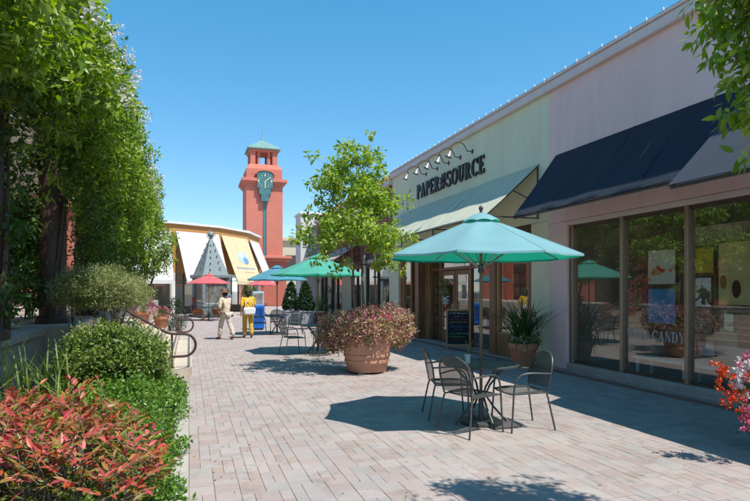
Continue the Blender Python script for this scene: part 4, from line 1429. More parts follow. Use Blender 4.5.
def plan_awning(label, a, b, material, proj=1.45, zt=5.85, zb=2.35, logo=False):
    """Sloping canvas hung on the curved wall between two plan points."""
    a, b = Vector((*a, 0)), Vector((*b, 0))
    n = normal(a, b)
    mid = (a + b) / 2
    root = thing('canvas_awning', label, 'awning', mid + Vector((0, 0, zt)))
    T0, T1 = a + n * 0.02, b + n * 0.02
    B0, B1 = a + n * proj, b + n * proj
    up, dn = Vector((0, 0, zt)), Vector((0, 0, zb))
    k = 10
    mb = MB()
    th = Vector((0, 0, 0.02))
    for i in range(k + 1):
        t = i / k
        s = Vector((0, 0, -0.05 * math.sin(PI * t)))
        p0, p1 = (T0 + up).lerp(B0 + dn, t) + s, (T1 + up).lerp(B1 + dn, t) + s
        mb.v += [tuple(p0 - th), tuple(p1 - th), tuple(p0), tuple(p1)]
    for i in range(k):
        c, d = 4 * i, 4 * i + 4
        mb.f += [(c, c + 1, d + 1, d), (c + 2, d + 2, d + 3, c + 3), (c, d, d + 2, c + 2), (c + 1, c + 3, d + 3, d + 1)]
    mb.f += [(0, 2, 3, 1), (4 * k, 4 * k + 1, 4 * k + 3, 4 * k + 2)]
    world_part(mb, 'canvas', material, root, True)
    v = MB()
    v.hexa([tuple(B0 + dn - Vector((0, 0, .26)) - n * .01), tuple(B1 + dn - Vector((0, 0, .26)) - n * .01), tuple(B1 + dn - Vector((0, 0, .26)) + n * .01), tuple(B0 + dn - Vector((0, 0, .26)) + n * .01),
            tuple(B0 + dn - Vector((0, 0, .022)) - n * .01), tuple(B1 + dn - Vector((0, 0, .022)) - n * .01), tuple(B1 + dn - Vector((0, 0, .022)) + n * .01), tuple(B0 + dn - Vector((0, 0, .022)) + n * .01)])
    world_part(v, 'valance', material, root)
    for (p, q) in ((T0, B0), (T1, B1)):
        e = MB()
        e.bar(p + dn, q + dn, 0.04, 0.04).bar(p + dn, p + up - Vector((0, 0, .05)), 0.04, 0.04).bar(p + up - Vector((0, 0, .1)), q + dn - Vector((0, 0, .05)), 0.04, 0.04)
        world_part(e, 'frame', 'pipe_dark', root)
    if logo:
        sl = (B0 + dn) - (T0 + up)
        nn = (T1 - T0).cross(sl).normalized()
        if nn.z < 0:
            nn = -nn

        def at(u, v_, lift):
            t = v_
            return (T0 + up).lerp(T1 + up, u) + sl * v_ + nn * (lift + 0.0) + Vector((0, 0, -0.05 * math.sin(PI * v_)))
        for (cu, cv, ru, rv, m_, lift) in ((0.55, 0.45, 0.20, 0.13, 'blue_pale', 0.012), (0.62, 0.52, 0.10, 0.08, 'blue_mid', 0.02), (0.48, 0.40, 0.07, 0.05, 'mat_white', 0.028)):
            mm = MB()
            ring = [at(cu + ru * math.cos(t), cv + rv * math.sin(t), lift) for t in np.linspace(0, 2 * PI, 18, endpoint=False)]
            mm.add(ring, [tuple(range(18))])
            world_part(mm, 'emblem', m_, root)
        lr2 = random.Random(4)
        for (v_, u0, u1, hgt, m_) in ((0.68, 0.16, 0.88, 0.035, 'blue_mid'), (0.78, 0.42, 0.8, 0.016, 'salmon')):
            mm = MB()
            u = u0
            while u < u1:
                w_ = lr2.uniform(0.02, 0.045)
                mm.add([at(u, v_, .012), at(u + w_, v_, .012), at(u + w_, v_ + hgt, .012), at(u, v_ + hgt, .012)], [(0, 1, 2, 3)])
                u += w_ + 0.02
            world_part(mm, 'lettering', m_, root)
    return root


M['blue_pale'] = mat('pale_blue_print', (0.38, 0.55, 0.66), 0.8, 0.1)
M['blue_mid'] = mat('slate_blue_print', (0.16, 0.24, 0.40), 0.8, 0.1)
plan_awning('white canvas awning partly behind the vine end', (-5.6, 41.15), (-1.22, 41.96), 'white_canvas')
plan_awning('white canvas awning behind the patina obelisk', (-0.88, 42.1), (2.12, 43.84), 'white_canvas')
plan_awning('cream canvas awning with blue printed emblem', (2.32, 44.07), (4.5, 46.86), 'cream_canvas', logo=True)
plan_awning('white canvas awning turned away beside the tower', (4.75, 47.42), (5.9, 50.7), 'white_canvas')

# ================================================================== obelisk directory
ob = thing('directory_obelisk', 'blue grey patina obelisk directory with glass panels and ball finial', 'directory', (1.30, 36.6, 0), 0.35)
MB().bbox(-1.05, 1.05, -1.05, 1.05, 0.0, 0.14, 0.02).build('base', 'kiosk_dark', ob)
MB().bbox(-0.86, 0.86, -0.86, 0.86, 0.142, 0.85, 0.03).build('plinth', 'kiosk', ob)
for sx in (-1, 1):
    for sy in (-1, 1):
        MB().bbox(sx * 0.78 - 0.1, sx * 0.78 + 0.1, sy * 0.78 - 0.1, sy * 0.78 + 0.1, 0.852, 2.4, 0.02).build('corner_post', 'kiosk', ob)
MB().box(-0.7, 0.7, -0.7, 0.7, 0.852, 2.4).build('poster_core', 'poster', ob)
for (dx, dy) in ((0, -0.74), (0, 0.74), (-0.74, 0), (0.74, 0)):
    g = MB()
    if dx == 0:
        g.box(-0.66, 0.66, dy - 0.005, dy + 0.005, 0.9, 2.35)
    else:
        g.box(dx - 0.005, dx + 0.005, -0.66, 0.66, 0.9, 2.35)
    g.build('pane', 'glass', ob)
MB().bbox(-0.98, 0.98, -0.98, 0.98, 2.402, 2.62, 0.03).build('cornice', 'kiosk', ob)
MB().add([(-0.82, -0.82, 2.622), (0.82, -0.82, 2.622), (0.82, 0.82, 2.622), (-0.82, 0.82, 2.622),
          (-0.05, -0.05, 4.95), (0.05, -0.05, 4.95), (0.05, 0.05, 4.95), (-0.05, 0.05, 4.95)],
         [(0, 1, 5, 4), (1, 2, 6, 5), (2, 3, 7, 6), (3, 0, 4, 7), (4, 5, 6, 7), (3, 2, 1, 0)]).build('spire', 'kiosk', ob)
st_ = MB()
for k in range(5):
    z = 2.85 + k * 0.38
    h_ = 0.82 * (4.95 - z) / 2.33 + 0.05
    for s in (-1, 1):
        w_ = 0.03
        st_.box(-h_ * 0.45 - w_, -h_ * 0.45 + w_, s * h_ - 0.012, s * h_ + 0.012, z, z + 0.12).box(h_ * 0.35 - w_, h_ * 0.35 + w_, s * h_ - 0.012, s * h_ + 0.012, z + 0.1, z + 0.22)
        st_.box(s * h_ - 0.012, s * h_ + 0.012, -h_ * 0.4 - w_, -h_ * 0.4 + w_, z, z + 0.12).box(s * h_ - 0.012, s * h_ + 0.012, h_ * 0.35 - w_, h_ * 0.35 + w_, z + 0.12, z + 0.24)
st_.build('studs', 'kiosk_dark', ob)['kind'] = 'stuff'
MB().ball((0, 0, 5.13), 0.2, 1, 14).build('finial', 'kiosk', ob, True)
MB().tube([(0.27 * math.cos(t), 0, 5.13 + 0.27 * math.sin(t)) for t in np.linspace(0, 2 * PI, 20, endpoint=False)], 0.022, 6, closed=True).build('finial_ring', 'lamp_metal', ob, True)

# blue newspaper box
nb = thing('news_box', 'tall bright blue news box with a poster panel on top', 'news box', (2.72, 23.5, 0), -0.05)
MB().bbox(-0.235, 0.235, -0.22, 0.22, 0.05, 1.0, 0.03).build('cabinet', 'blue_box', nb)
MB().bbox(-0.19, 0.19, -0.18, 0.18, 0.0, 0.05, 0.01).build('foot', 'black', nb)
MB().bbox(-0.225, 0.225, -0.05, 0.18, 1.002, 1.58, 0.02).build('display', 'blue_pale', nb)
MB().box(-0.18, 0.18, -0.058, -0.051, 1.08, 1.50).build('poster', 'poster', nb)
MB().box(-0.17, 0.17, -0.228, -0.221, 0.45, 0.9).build('door', 'glass', nb)
MB().tube([(-0.12, -0.215, 0.38), (-0.12, -0.26, 0.38), (0.12, -0.26, 0.38), (0.12, -0.215, 0.38)], 0.012, 6).build('handle', 'black', nb)

# ================================================================== terrace, steps, pergola
struct(MB().box(-14, -1.92, 10.7, 39.5, -0.02, 0.995), 'terrace', 'step_stone')
struct(MB().add([(-2.3, -2, 0.02), (-0.16, -2, 0.02), (-0.16, 10.55, 0.02), (-2.3, 10.55, 0.02),
                 (-1.2, -2, 0.14), (-1.2, 10.55, 0.14)], [(1, 2, 5, 4), (4, 5, 3, 0)]), 'planting_bed', 'soil')
struct(MB().box(-14, -2.62, -4, 10.69, -0.02, 0.90), 'upper_bed', 'soil')
rw = thing('retaining_wall', 'grey concrete retaining wall with coping behind the red leaved shrubs', 'wall', (-2.45, 4, 0))
for k in range(9):
    y = -2 + k * 1.41
    world_part(MB().bbox(-2.6, -2.31, y, min(y + 1.4, 10.68), 0.0, 0.86, 0.012), 'panel', 'concrete', rw)
    world_part(MB().bbox(-2.63, -2.26, y, min(y + 1.4, 10.68), 0.862, 0.99, 0.012), 'coping', 'concrete', rw)

steps = thing('stone_steps', 'broad pale stone steps with rounded corner and dark nosings up to the terrace', 'steps', (-1.0, 14.5, 0))
NS, RISE, RUN = 6, 0.1655, 0.335


def step_poly(x1, y0, r):
    pts = [(-1.915, y0)]
    for t in np.linspace(-PI / 2, 0, 10):
        pts.append((x1 - r + r * math.cos(t), y0 + r + r * math.sin(t)))
    pts += [(x1, 18.6), (-1.915, 18.6)]
    return pts


for i in range(NS - 1):
    x1 = 0.05 - i * RUN
    y0 = 10.62 + i * 0.12
    r = min(0.62, x1 + 1.85)
    world_part(MB().prism(step_poly(x1, y0, r), i * RISE + (0.001 if i else -0.01), (i + 1) * RISE), 'step', 'step_stone', steps)
    # dark nosing strip set on the tread edge
    ns_ = MB()
    outer = step_poly(x1 - 0.03, y0 + 0.03, r - 0.03)[1:-1]
    inn = step_poly(x1 - 0.08, y0 + 0.08, max(0.05, r - 0.08))[1:-1]
    z = (i + 1) * RISE + 0.001
    for k in range(len(outer) - 1):
        ns_.hexa([(*outer[k], z), (*outer[k + 1], z), (*inn[k + 1], z), (*inn[k], z),
                  (*outer[k], z + 0.004), (*outer[k + 1], z + 0.004), (*inn[k + 1], z + 0.004), (*inn[k], z + 0.004)])
    world_part(ns_, 'nosing', 'nosing', steps)


def handrail(y, label):
    root = thing('handrail', label, 'handrail', (-0.3, y, 0.165), 0, 'handrails on the terrace steps')
    top = [(-2.35, 1.86), (-2.15, 1.86), (-1.9, 1.76), (-0.45, 0.86), (-0.34, 0.81), (-0.20, 0.80)]
    loop = [(-0.09 + 0.21 * math.sin(t), 0.59 + 0.21 * math.cos(t)) for t in np.linspace(0, PI, 12)]
    tail = [(-0.2, 0.38), (-0.33, 0.375), (-0.40, 0.33), (-0.42, 0.22), (-0.42, 0.168)]
    pts = [(x, y, z) for x, z in top + loop + tail]
    # smooth the corners
    for _ in range(2):
        q = [Vector(pts[0])]
        for a, b in zip(pts, pts[1:]):
            a, b = Vector(a), Vector(b)
            q += [a.lerp(b, 0.25), a.lerp(b, 0.75)]
        q.append(Vector(pts[-1]))
        pts = q
    world_part(MB().tube(pts, 0.024, 8), 'rail', 'rail', root, True)
    for (x, z0, z1) in ((-0.30, 0.167, 0.79), (-1.95, 0.98, 1.77)):
        world_part(MB().tube([(x, y, z0), (x, y, z1)], 0.02, 8), 'post', 'rail', root, True)
        world_part(MB().lathe([(0.05, 0), (0.05, 0.012), (0.03, 0.02)], 12, (x, y, z0)), 'post_foot', 'rail', root, True)
    return root


handrail(11.05, 'brown tube handrail with looped end at the rounded corner of the steps')
handrail(17.6, 'brown tube handrail with looped end at the far side of the steps')

# pergola
pg = thing('pergola', 'dark brown round columned pergola under a mass of vines', 'pergola', (-4.0, 12.0, 1.0))
PCOL = [4.4, 8.1, 11.86, 15.57, 19.3]
for x in (-2.42, -5.5):
    for y in PCOL:
        z0 = 0.99 if y < 10.6 else 0.997
        cb = MB().lathe([(0.23, z0), (0.23, 4.35)], 24, (x, y, 0))
        world_part(cb, 'column', 'pergola', pg, True)
        world_part(MB().lathe([(0.29, z0), (0.29, z0 + 0.10), (0.25, z0 + 0.14)], 24, (x, y, 0)), 'column_base', 'pergola', pg, True)
for x in (-2.42, -5.5):
    world_part(MB().bbox(x - 0.12, x + 0.12, 2.5, 20.3, 4.352, 4.62, 0.015), 'main_beam', 'beam', pg)
for k in range(24):
    y = 2.9 + k * 0.74
    world_part(MB().bbox(-6.0, -1.55, y - 0.04, y + 0.04, 4.622, 4.80, 0.01), 'rafter', 'beam', pg)

# hanging lantern between columns
ln = thing('hanging_lantern', 'black metal lantern hanging under the pergola beam', 'lantern', (-2.42, 14.1, 3.35))
MB().lathe([(0.05, 0.0), (0.16, 0.08), (0.2, 0.3), (0.16, 0.5)], 10).build('glass_body', 'glass', ln, True)
MB().lathe([(0.22, 0.5), (0.2, 0.54), (0.06, 0.66), (0.02, 0.72)], 10).build('hood', 'black', ln, True)
for k in range(6):
    t = k * PI / 3
    MB().tube([(0.06 * math.cos(t), 0.06 * math.sin(t), 0), (0.17 * math.cos(t), 0.17 * math.sin(t), 0.08), (0.21 * math.cos(t), 0.21 * math.sin(t), 0.3), (0.18 * math.cos(t), 0.18 * math.sin(t), 0.51)], 0.01, 5).build('rib', 'black', ln)
MB().tube([(0, 0, 0.7), (0, 0, 1.001)], 0.01, 5).build('chain', 'black', ln)

# salmon building behind the pergola
sb = thing('salmon_building', 'salmon stucco building with clay tile roof behind the pergola', 'building', (-11, 14, 1))
world_part(MB().box(-16, -6.3, 2, 39, 0.9, 6.2), 'wall', 'salmon', sb)
for y in (4.5, 8.5, 12.5, 16.5, 20.5, 24.5, 28.5, 32.5):
    world_part(MB().bbox(-6.298, -6.22, y - 0.7, y + 0.7, 1.0, 3.4, 0.01), 'shop_door', 'wood_dark', sb)
    world_part(MB().bbox(-6.298, -6.05, y + 1.2, y + 1.7, 1.0, 6.19, 0.02), 'pilaster', 'salmon_dark', sb)
world_part(MB().slab((-5.9, 1.4, 6.0), (-5.9, 39.4, 6.0), (-10.5, 39.4, 8.3), (-10.5, 1.4, 8.3), -0.15), 'roof_bed', 'roof_tile', sb)
tl = MB()
for j in range(125):
    y = 1.6 + j * 0.3
    for i in range(12):
        t = i * 0.43
        x, z = -5.86 - t * 0.894, 6.1 + t * 0.447
        tl.tube([(x, y, z), (x - 0.38, y, z + 0.21)], [0.12, 0.1], 5)
o = world_part(tl, 'roof_tiles', 'roof_tile', sb)
o['kind'] = 'stuff'

# ================================================================== tables, chairs, umbrellas
def set_uv(o, fn):
    me = o.data
    uv = me.uv_layers.new(name='UVMap')
    for l in me.loops:
        uv.data[l.index].uv = fn(me.vertices[l.vertex_index].co)
    return o


def back_outline(n=21):
    """Rounded chair back: (x, height above the seat) from one foot round to the other."""
    out = []
    for t in np.linspace(0, PI, n):
        c, s = math.cos(t), math.sin(t)
        x = 0.245 * (abs(c) ** 0.8) * (1 if c > 0 else -1)
        z = 0.20 + 0.235 * (abs(s) ** 0.9)
        out.append((x, z))
    return [(0.205, 0.0), (0.232, 0.1)] + out + [(-0.232, 0.1), (-0.205, 0.0)]


def back_y(x, z):
    return -0.215 - 0.20 * z - 0.045 * (1 - (x / 0.25) ** 2)


def make_chair():
    root = thing('metal_armchair', 'x', 'chair')
    zs = 0.445
    ol = back_outline()
    MB().tube([(x, back_y(x, z), zs + z) for x, z in ol], 0.011, 7).build('back_rim', 'chair', root, True)
    mb = MB()
    rows = np.linspace(0.03, 0.43, 12)
    for z in rows:
        if z < 0.2:
            hx = 0.205 + 0.04 * min(1, z / 0.2)
        else:
            hx = 0.245 * max(0.05, (1 - ((z - 0.2) / 0.2385) ** 2)) ** 0.5
        for u in np.linspace(-1, 1, 9):
            x = u * (hx - 0.004)
            mb.v.append((x, back_y(x, z), zs + z))
    for i in range(11):
        for j in range(8):
            a = i * 9 + j
            mb.f.append((a, a + 1, a + 10, a + 9))
    set_uv(mb.build('back_mesh', 'chair_mesh', root, True), lambda c: (c.x, c.z))
    mb = MB()
    sp = []
    for i in range(9):
        v = i / 8
        for j in range(9):
            u = j / 8
            x = (u - 0.5) * 2
            y = (v - 0.5) * 2
            k = 1 - 0.10 * (x * y) ** 2
            sp.append((x * (0.215 + 0.02 * y) * k, 0.01 + y * 0.225 * k, zs - 0.012 * (1 - x * x) * (1 - y * y) - (0.02 * max(0, y) ** 3)))
    mb.v = sp
    for i in range(8):
        for j in range(8):
            a = i * 9 + j
            mb.f.append((a, a + 1, a + 10, a + 9))
    set_uv(mb.build('seat', 'chair_mesh', root, True), lambda c: (c.x, c.y))
    edge = [sp[j] for j in range(9)] + [sp[i * 9 + 8] for i in range(1, 9)] + [sp[72 + j] for j in range(7, -1, -1)] + [sp[i * 9] for i in range(7, 0, -1)]
    MB().tube(edge, 0.010, 6, closed=True).build('seat_rim', 'chair', root, True)
    for s in (-1, 1):
        # front leg rises, bends over as the armrest and meets the back
        pts = [(s * 0.255, 0.245, 0.0), (s * 0.25, 0.225, 0.25), (s * 0.248, 0.212, 0.48), (s * 0.25, 0.19, 0.58), (s * 0.256, 0.14, 0.645),
               (s * 0.265, 0.05, 0.668), (s * 0.268, -0.08, 0.665), (s * 0.258, -0.19, 0.655), (s * 0.243, -0.265, 0.65)]
        for _ in range(1):
            q = [Vector(pts[0])]
            for a, b in zip(pts, pts[1:]):
                a, b = Vector(a), Vector(b)
                q += [a.lerp(b, 0.25), a.lerp(b, 0.75)]
            q.append(Vector(pts[-1]))
            pts = q
        MB().tube(pts, 0.011, 7).build('arm_and_front_leg', 'chair', root, True)
        MB().tube([(s * 0.205, -0.215, zs), (s * 0.215, -0.235, 0.38), (s * 0.25, -0.31, 0.0)], 0.011, 7).build('rear_leg', 'chair', root, True)
        MB().tube([(s * 0.24, 0.215, 0.43), (s * 0.21, -0.21, 0.43)], 0.009, 6).build('seat_rail', 'chair', root, True)
    return root


chair0 = make_chair()
chair_used = []


def place_chair(x, y, face, label):
    """face: direction in degrees (0 = +X) that the sitter looks."""
    o = chair0 if not chair_used else copy_tree(chair0)
    chair_used.append(o)
    o.location = (x, y, 0)
    o.rotation_euler = (0, 0, math.radians(face - 90))
    tag(o, label, 'chair', 'mesh armchairs at the plaza tables')
    return o


def make_table():
    root = thing('cafe_table', 'x', 'table')
    z = 0.72
    r = 0.44
    mb = MB()
    n = 32
    rings = [0.03, 0.16, 0.30, r]
    for q in rings:
        for j in range(n):
            t = 2 * PI * j / n
            mb.v.append((q * math.cos(t), q * math.sin(t), z))
    for i in range(3):
        for j in range(n):
            mb.f.append((i * n + j, i * n + (j + 1) % n, (i + 1) * n + (j + 1) % n, (i + 1) * n + j))
    set_uv(mb.build('table_top', 'table_mesh', root), lambda c: (c.x, c.y))
    MB().tube([(r * math.cos(t), r * math.sin(t), z - 0.004) for t in np.linspace(0, 2 * PI, 36, endpoint=False)], 0.014, 6, closed=True).build('table_rim', 'chair', root, True)
    for k in range(4):
        t = k * PI / 2 + 0.6
        c, s = math.cos(t), math.sin(t)
        pts = [(0.36 * c, 0.36 * s, z - 0.02), (0.12 * c, 0.12 * s, 0.46), (0.06 * c, 0.06 * s, 0.34), (0.16 * c, 0.16 * s, 0.20), (0.34 * c, 0.34 * s, 0.008)]
        MB().tube(pts, 0.013, 7).build('leg', 'chair', root, True)
    MB().tube([(0.075 * math.cos(t), 0.075 * math.sin(t), 0.34) for t in np.linspace(0, 2 * PI, 20, endpoint=False)], 0.009, 6, closed=True).build('ring', 'chair', root, True)
    return root


def make_umbrella(name, label, material, x, y, r=1.17, zr=2.02, zt=2.50, rot=0.0, base=True):
    root = thing(name, label, 'umbrella', (x, y, 0), rot, 'umbrellas on the plaza')
    if base:
        MB().lathe([(0.25, 0.0), (0.25, 0.035), (0.22, 0.05), (0.05, 0.06), (0.032, 0.10), (0.032, 0.34)], 24).build('base', 'chair', root, True)
    MB().tube([(0, 0, 0.06 if base else 0.0), (0, 0, zt - 0.02)], 0.019, 10).build('pole', 'pole', root, True)
    # canopy: eight panels, each hollowed between its ribs
    mb = MB()
    NR, NJ = 8, 6
    sag = [0.022 + 0.022 * random.random() for _ in range(8)]
    pull = [0.025 + 0.025 * random.random() for _ in range(8)]
    for i in range(NR + 1):
        t = 0.10 + 0.90 * i / NR
        for k in range(8):
            for j in range(NJ):
                u = j / NJ
                a0, a1 = k * PI / 4, (k + 1) * PI / 4
                p = Vector((math.cos(a0), math.sin(a0))).lerp(Vector((math.cos(a1), math.sin(a1))), u)
                dip = 4 * u * (1 - u)
                edge = 1 - pull[k] * dip * t
                z = zt - (zt - zr) * (t ** 1.06) - sag[k] * dip * t * (1 - 0.6 * t) + 0.004 * math.sin(23 * u + 7 * t + k) * dip * t
                mb.v.append((p.x * r * t * edge, p.y * r * t * edge, z))
    n = 8 * NJ
    for i in range(NR):
        for j in range(n):
            mb.f.append((i * n + j, (i + 1) * n + j, (i + 1) * n + (j + 1) % n, i * n + (j + 1) % n))
    # short valance lip
    o_ = len(mb.v)
    for j in range(n):
        p = mb.v[NR * n + j]
        mb.v.append((p[0] * 1.004, p[1] * 1.004, p[2] - 0.022))
    for j in range(n):
        mb.f.append((NR * n + j, o_ + j, o_ + (j + 1) % n, NR * n + (j + 1) % n))
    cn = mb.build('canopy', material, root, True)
    sm = MB()
    for k in range(8):
        a = k * PI / 4
        pts = []
        for i in range(NR + 1):
            t = 0.10 + 0.90 * i / NR
            pts.append((math.cos(a) * r * t, math.sin(a) * r * t, zt - (zt - zr) * (t ** 1.06) + 0.003))
        sm.tube([(p[0], p[1], p[2] - 0.002) for p in pts], 0.0025, 4)
    sm.build('seams', material, cn)
    # vent cap
    mb = MB()
    for i, (q, z) in enumerate(((0.012, zt + 0.05), (0.10, zt + 0.025), (0.20, zt - 0.03), (0.235, zt - 0.068))):
        for k in range(8):
            for j in range(4):
                a0, a1 = k * PI / 4, (k + 1) * PI / 4
                p = Vector((math.cos(a0), math.sin(a0))).lerp(Vector((math.cos(a1), math.sin(a1))), j / 4)
                wav = 0.02 * math.sin(PI * j / 4) if i == 3 else 0
                mb.v.append((p.x * q, p.y * q, z + wav))
    for i in range(3):
        for j in range(32):
            mb.f.append((i * 32 + j, (i + 1) * 32 + j, (i + 1) * 32 + (j + 1) % 32, i * 32 + (j + 1) % 32))
    mb.build('vent_cap', material, root, True)
    MB().lathe([(0.02, zt + 0.045), (0.014, zt + 0.065), (0.028, zt + 0.095), (0.024, zt + 0.12), (0.004, zt + 0.14)], 10).build('finial', 'pipe_dark', root, True)
    for k in range(8):
        a = k * PI / 4
        c, s = math.cos(a), math.sin(a)
        MB().tube([(0.1 * r * c, 0.1 * r * s, zt - 0.06), (0.55 * r * c, 0.55 * r * s, zt - (zt - zr) * 0.54 - 0.022), (0.985 * r * c, 0.985 * r * s, zr - 0.006)], 0.008, 5).build('rib', 'lamp_metal', root)
        MB().tube([(0.028 * c, 0.028 * s, zr - 0.14), (0.5 * r * c, 0.5 * r * s, zt - (zt - zr) * 0.49 - 0.03)], 0.007, 5).build('strut', 'lamp_metal', root)
    MB().lathe([(0.035, zr - 0.20), (0.035, zr - 0.11), (0.025, zr - 0.09)], 12).build('runner', 'pipe_dark', root, True)
    return root


table0 = make_table()


def table(x, y, label, first=[True]):
    o = table0 if first[0] else copy_tree(table0)
    first[0] = False
    o.location = (x, y, 0)
    o.rotation_euler = (0, 0, random.uniform(0, 1.5))
    tag(o, label, 'table', 'mesh tables on the plaza')
    return o


T1 = px_ground(481, 423)
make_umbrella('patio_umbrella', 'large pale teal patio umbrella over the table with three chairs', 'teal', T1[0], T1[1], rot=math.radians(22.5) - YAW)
table(T1[0], T1[1], 'round grey mesh table under the pale teal umbrella')
place_chair(3.06, 5.72, 20, 'grey mesh armchair with its back to the red leaved bed, at the pale teal umbrella')
place_chair(3.70, 5.72, 176, 'grey mesh armchair facing away from the lavender shop, at the pale teal umbrella')
place_chair(3.16, 6.50, -14, 'grey mesh armchair half hidden, on the sage shop side of the pale teal umbrella')
# vase on the table
vs_o = thing('bud_vase', 'small white cup vase with dry stems on the mesh table', 'vase', (T1[0] - 0.15, T1[1] + 0.06, 0.722))
MB().lathe([(0.028, 0.0), (0.034, 0.05), (0.036, 0.11), (0.033, 0.112), (0.030, 0.03)], 14).build('cup', 'mat_white', vs_o, True)
sm = MB()
for k in range(6):
    sm.tube([(0, 0, 0.05), (R.normal() * 0.02, R.normal() * 0.02, 0.16), (R.normal() * 0.05, R.normal() * 0.05, 0.28)], 0.0025, 4)
sm.build('stems', 'leaf_grass', vs_o)

T2 = px_ground(318, 353)
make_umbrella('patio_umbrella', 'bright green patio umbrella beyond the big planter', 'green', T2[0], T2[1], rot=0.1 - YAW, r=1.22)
table(T2[0], T2[1], 'round grey mesh table under the bright green umbrella')
place_chair(T2[0] - 0.66, T2[1] - 0.15, 10, 'grey mesh armchair on the fountain side of the bright green umbrella'.replace('fountain', 'open plaza'))
place_chair(T2[0] + 0.05, T2[1] - 0.62, 92, 'grey mesh armchair on the planter side of the bright green umbrella')
place_chair(T2[0] + 0.62, T2[1] + 0.3, 205, 'grey mesh armchair on the shop side of the bright green umbrella')
T3 = px_ground(277, 334.5)
make_umbrella('patio_umbrella', 'blue teal patio umbrella beside the blue news box', 'blue', T3[0], T3[1], rot=0.3, r=1.15)
table(T3[0], T3[1], 'round grey mesh table under the blue teal umbrella')
place_chair(T3[0] - 0.62, T3[1] + 0.1, -8, 'grey mesh armchair next to the blue news box')
place_chair(T3[0] + 0.62, T3[1] - 0.12, 172, 'grey mesh armchair facing the blue news box')
place_chair(T3[0] + 0.1, T3[1] + 0.66, 265, 'grey mesh armchair behind the blue teal umbrella pole')
T4 = (1.02, 31.6)
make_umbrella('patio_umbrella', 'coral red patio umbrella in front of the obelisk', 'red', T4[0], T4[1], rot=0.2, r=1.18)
table(T4[0], T4[1], 'round grey mesh table under the coral red umbrella')
place_chair(T4[0] - 0.62, T4[1] - 0.1, 5, 'grey mesh armchair with the seated person under the coral red umbrella')
place_chair(T4[0] + 0.25, T4[1] - 0.62, 105, 'empty grey mesh armchair in front of the obelisk')
place_chair(T4[0] + 0.62, T4[1] + 0.25, 200, 'grey mesh armchair beside the obelisk plinth')
make_umbrella('patio_umbrella', 'faded coral umbrella far off by the tower arcade', 'red', 4.75, 38.6, rot=0.4, r=1.15)
table(4.75, 38.6, 'round grey mesh table under the faded coral umbrella')
place_chair(4.1, 38.5, 5, 'grey mesh armchair under the faded coral umbrella')
T5 = (5.0, 23.2)
table(T5[0], T5[1], 'round grey mesh table without umbrella near the clipped cones')
place_chair(T5[0] - 0.66, T5[1], 0, 'grey mesh armchair at the table near the clipped cones')

# ================================================================== plants
def plant(name, label, cat, loc, group=None):
    return thing(name, label, cat, loc, 0, group)


def leaves_part(root, name, material, pos, ax, nr, length, width, kind=LEAF2, stuff=False):
    me = leaf_mesh(name, pos, ax, nr, length, width, kind, material)
    o = link(name, me, root)
    o.location = -Vector(root.location)
    return o


def ellipsoid_clumps(c, r, n, shell=0.55, low=-1.0):
    d = unit(R.normal(size=(n * 3, 3)))
    d = d[d[:, 2] > low][:n]
    t = shell + (1 - shell) * R.random((len(d), 1)) ** 0.6
    return np.array(c) + d * np.array(r) * t


def lens(n, a, b):
    return a + (b - a) * R.random(n)


def bush(name, label, c, r, material, n_cl, per, cr, L, ratio, cat='shrub', group=None, stems=True, up=0.5, out=0.6, inner=None, base_z=None, droop=0.0, kind=LEAF2):
    """Shrub: short woody stems inside a crown of leaf clumps."""
    z0 = base_z if base_z is not None else max(0.0, c[2] - r[2])
    root = plant(name, label, cat, (c[0], c[1], z0), group)
    cc = ellipsoid_clumps(c, r, n_cl, 0.5, -0.75)
    pos, ax, nr = cloud(cc, np.full((len(cc), 3), cr) * lens(len(cc), 0.6, 1.3)[:, None], per, out, up, 0.8, 0.2, droop)
    n = len(pos)
    leaves_part(root, 'foliage', material, pos, ax, nr, lens(n, 0.65 * L, 1.25 * L), lens(n, 0.7 * L, 1.2 * L) * ratio, kind)
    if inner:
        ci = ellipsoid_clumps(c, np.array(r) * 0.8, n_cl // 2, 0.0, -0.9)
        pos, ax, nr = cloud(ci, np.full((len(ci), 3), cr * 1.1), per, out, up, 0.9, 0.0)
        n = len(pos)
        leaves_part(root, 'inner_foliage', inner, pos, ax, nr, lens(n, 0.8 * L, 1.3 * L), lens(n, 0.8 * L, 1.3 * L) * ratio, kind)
    if stems:
        mb = MB()
        for q in cc[R.choice(len(cc), min(len(cc), 16), replace=False)]:
            limb(mb, (c[0] + R.normal() * 0.05, c[1] + R.normal() * 0.05, z0 - 0.02), q, 0.014, 0.005, 0.06, 4, 5)
        world_part(mb, 'stems', 'bark', root)
    return root


# ---- the vine on the pergola
vine = plant('pergola_vine', 'dense green flowering vine draped over the pergola', 'vine', (-2.2, 12.0, 1.0))


def zlow(y):
    return float(np.interp(y, [2, 4.6, 5.4, 8.8, 10, 12, 17.0, 22], [2.4, 2.6, 3.5, 3.75, 3.1, 2.7, 2.4, 2.3]))


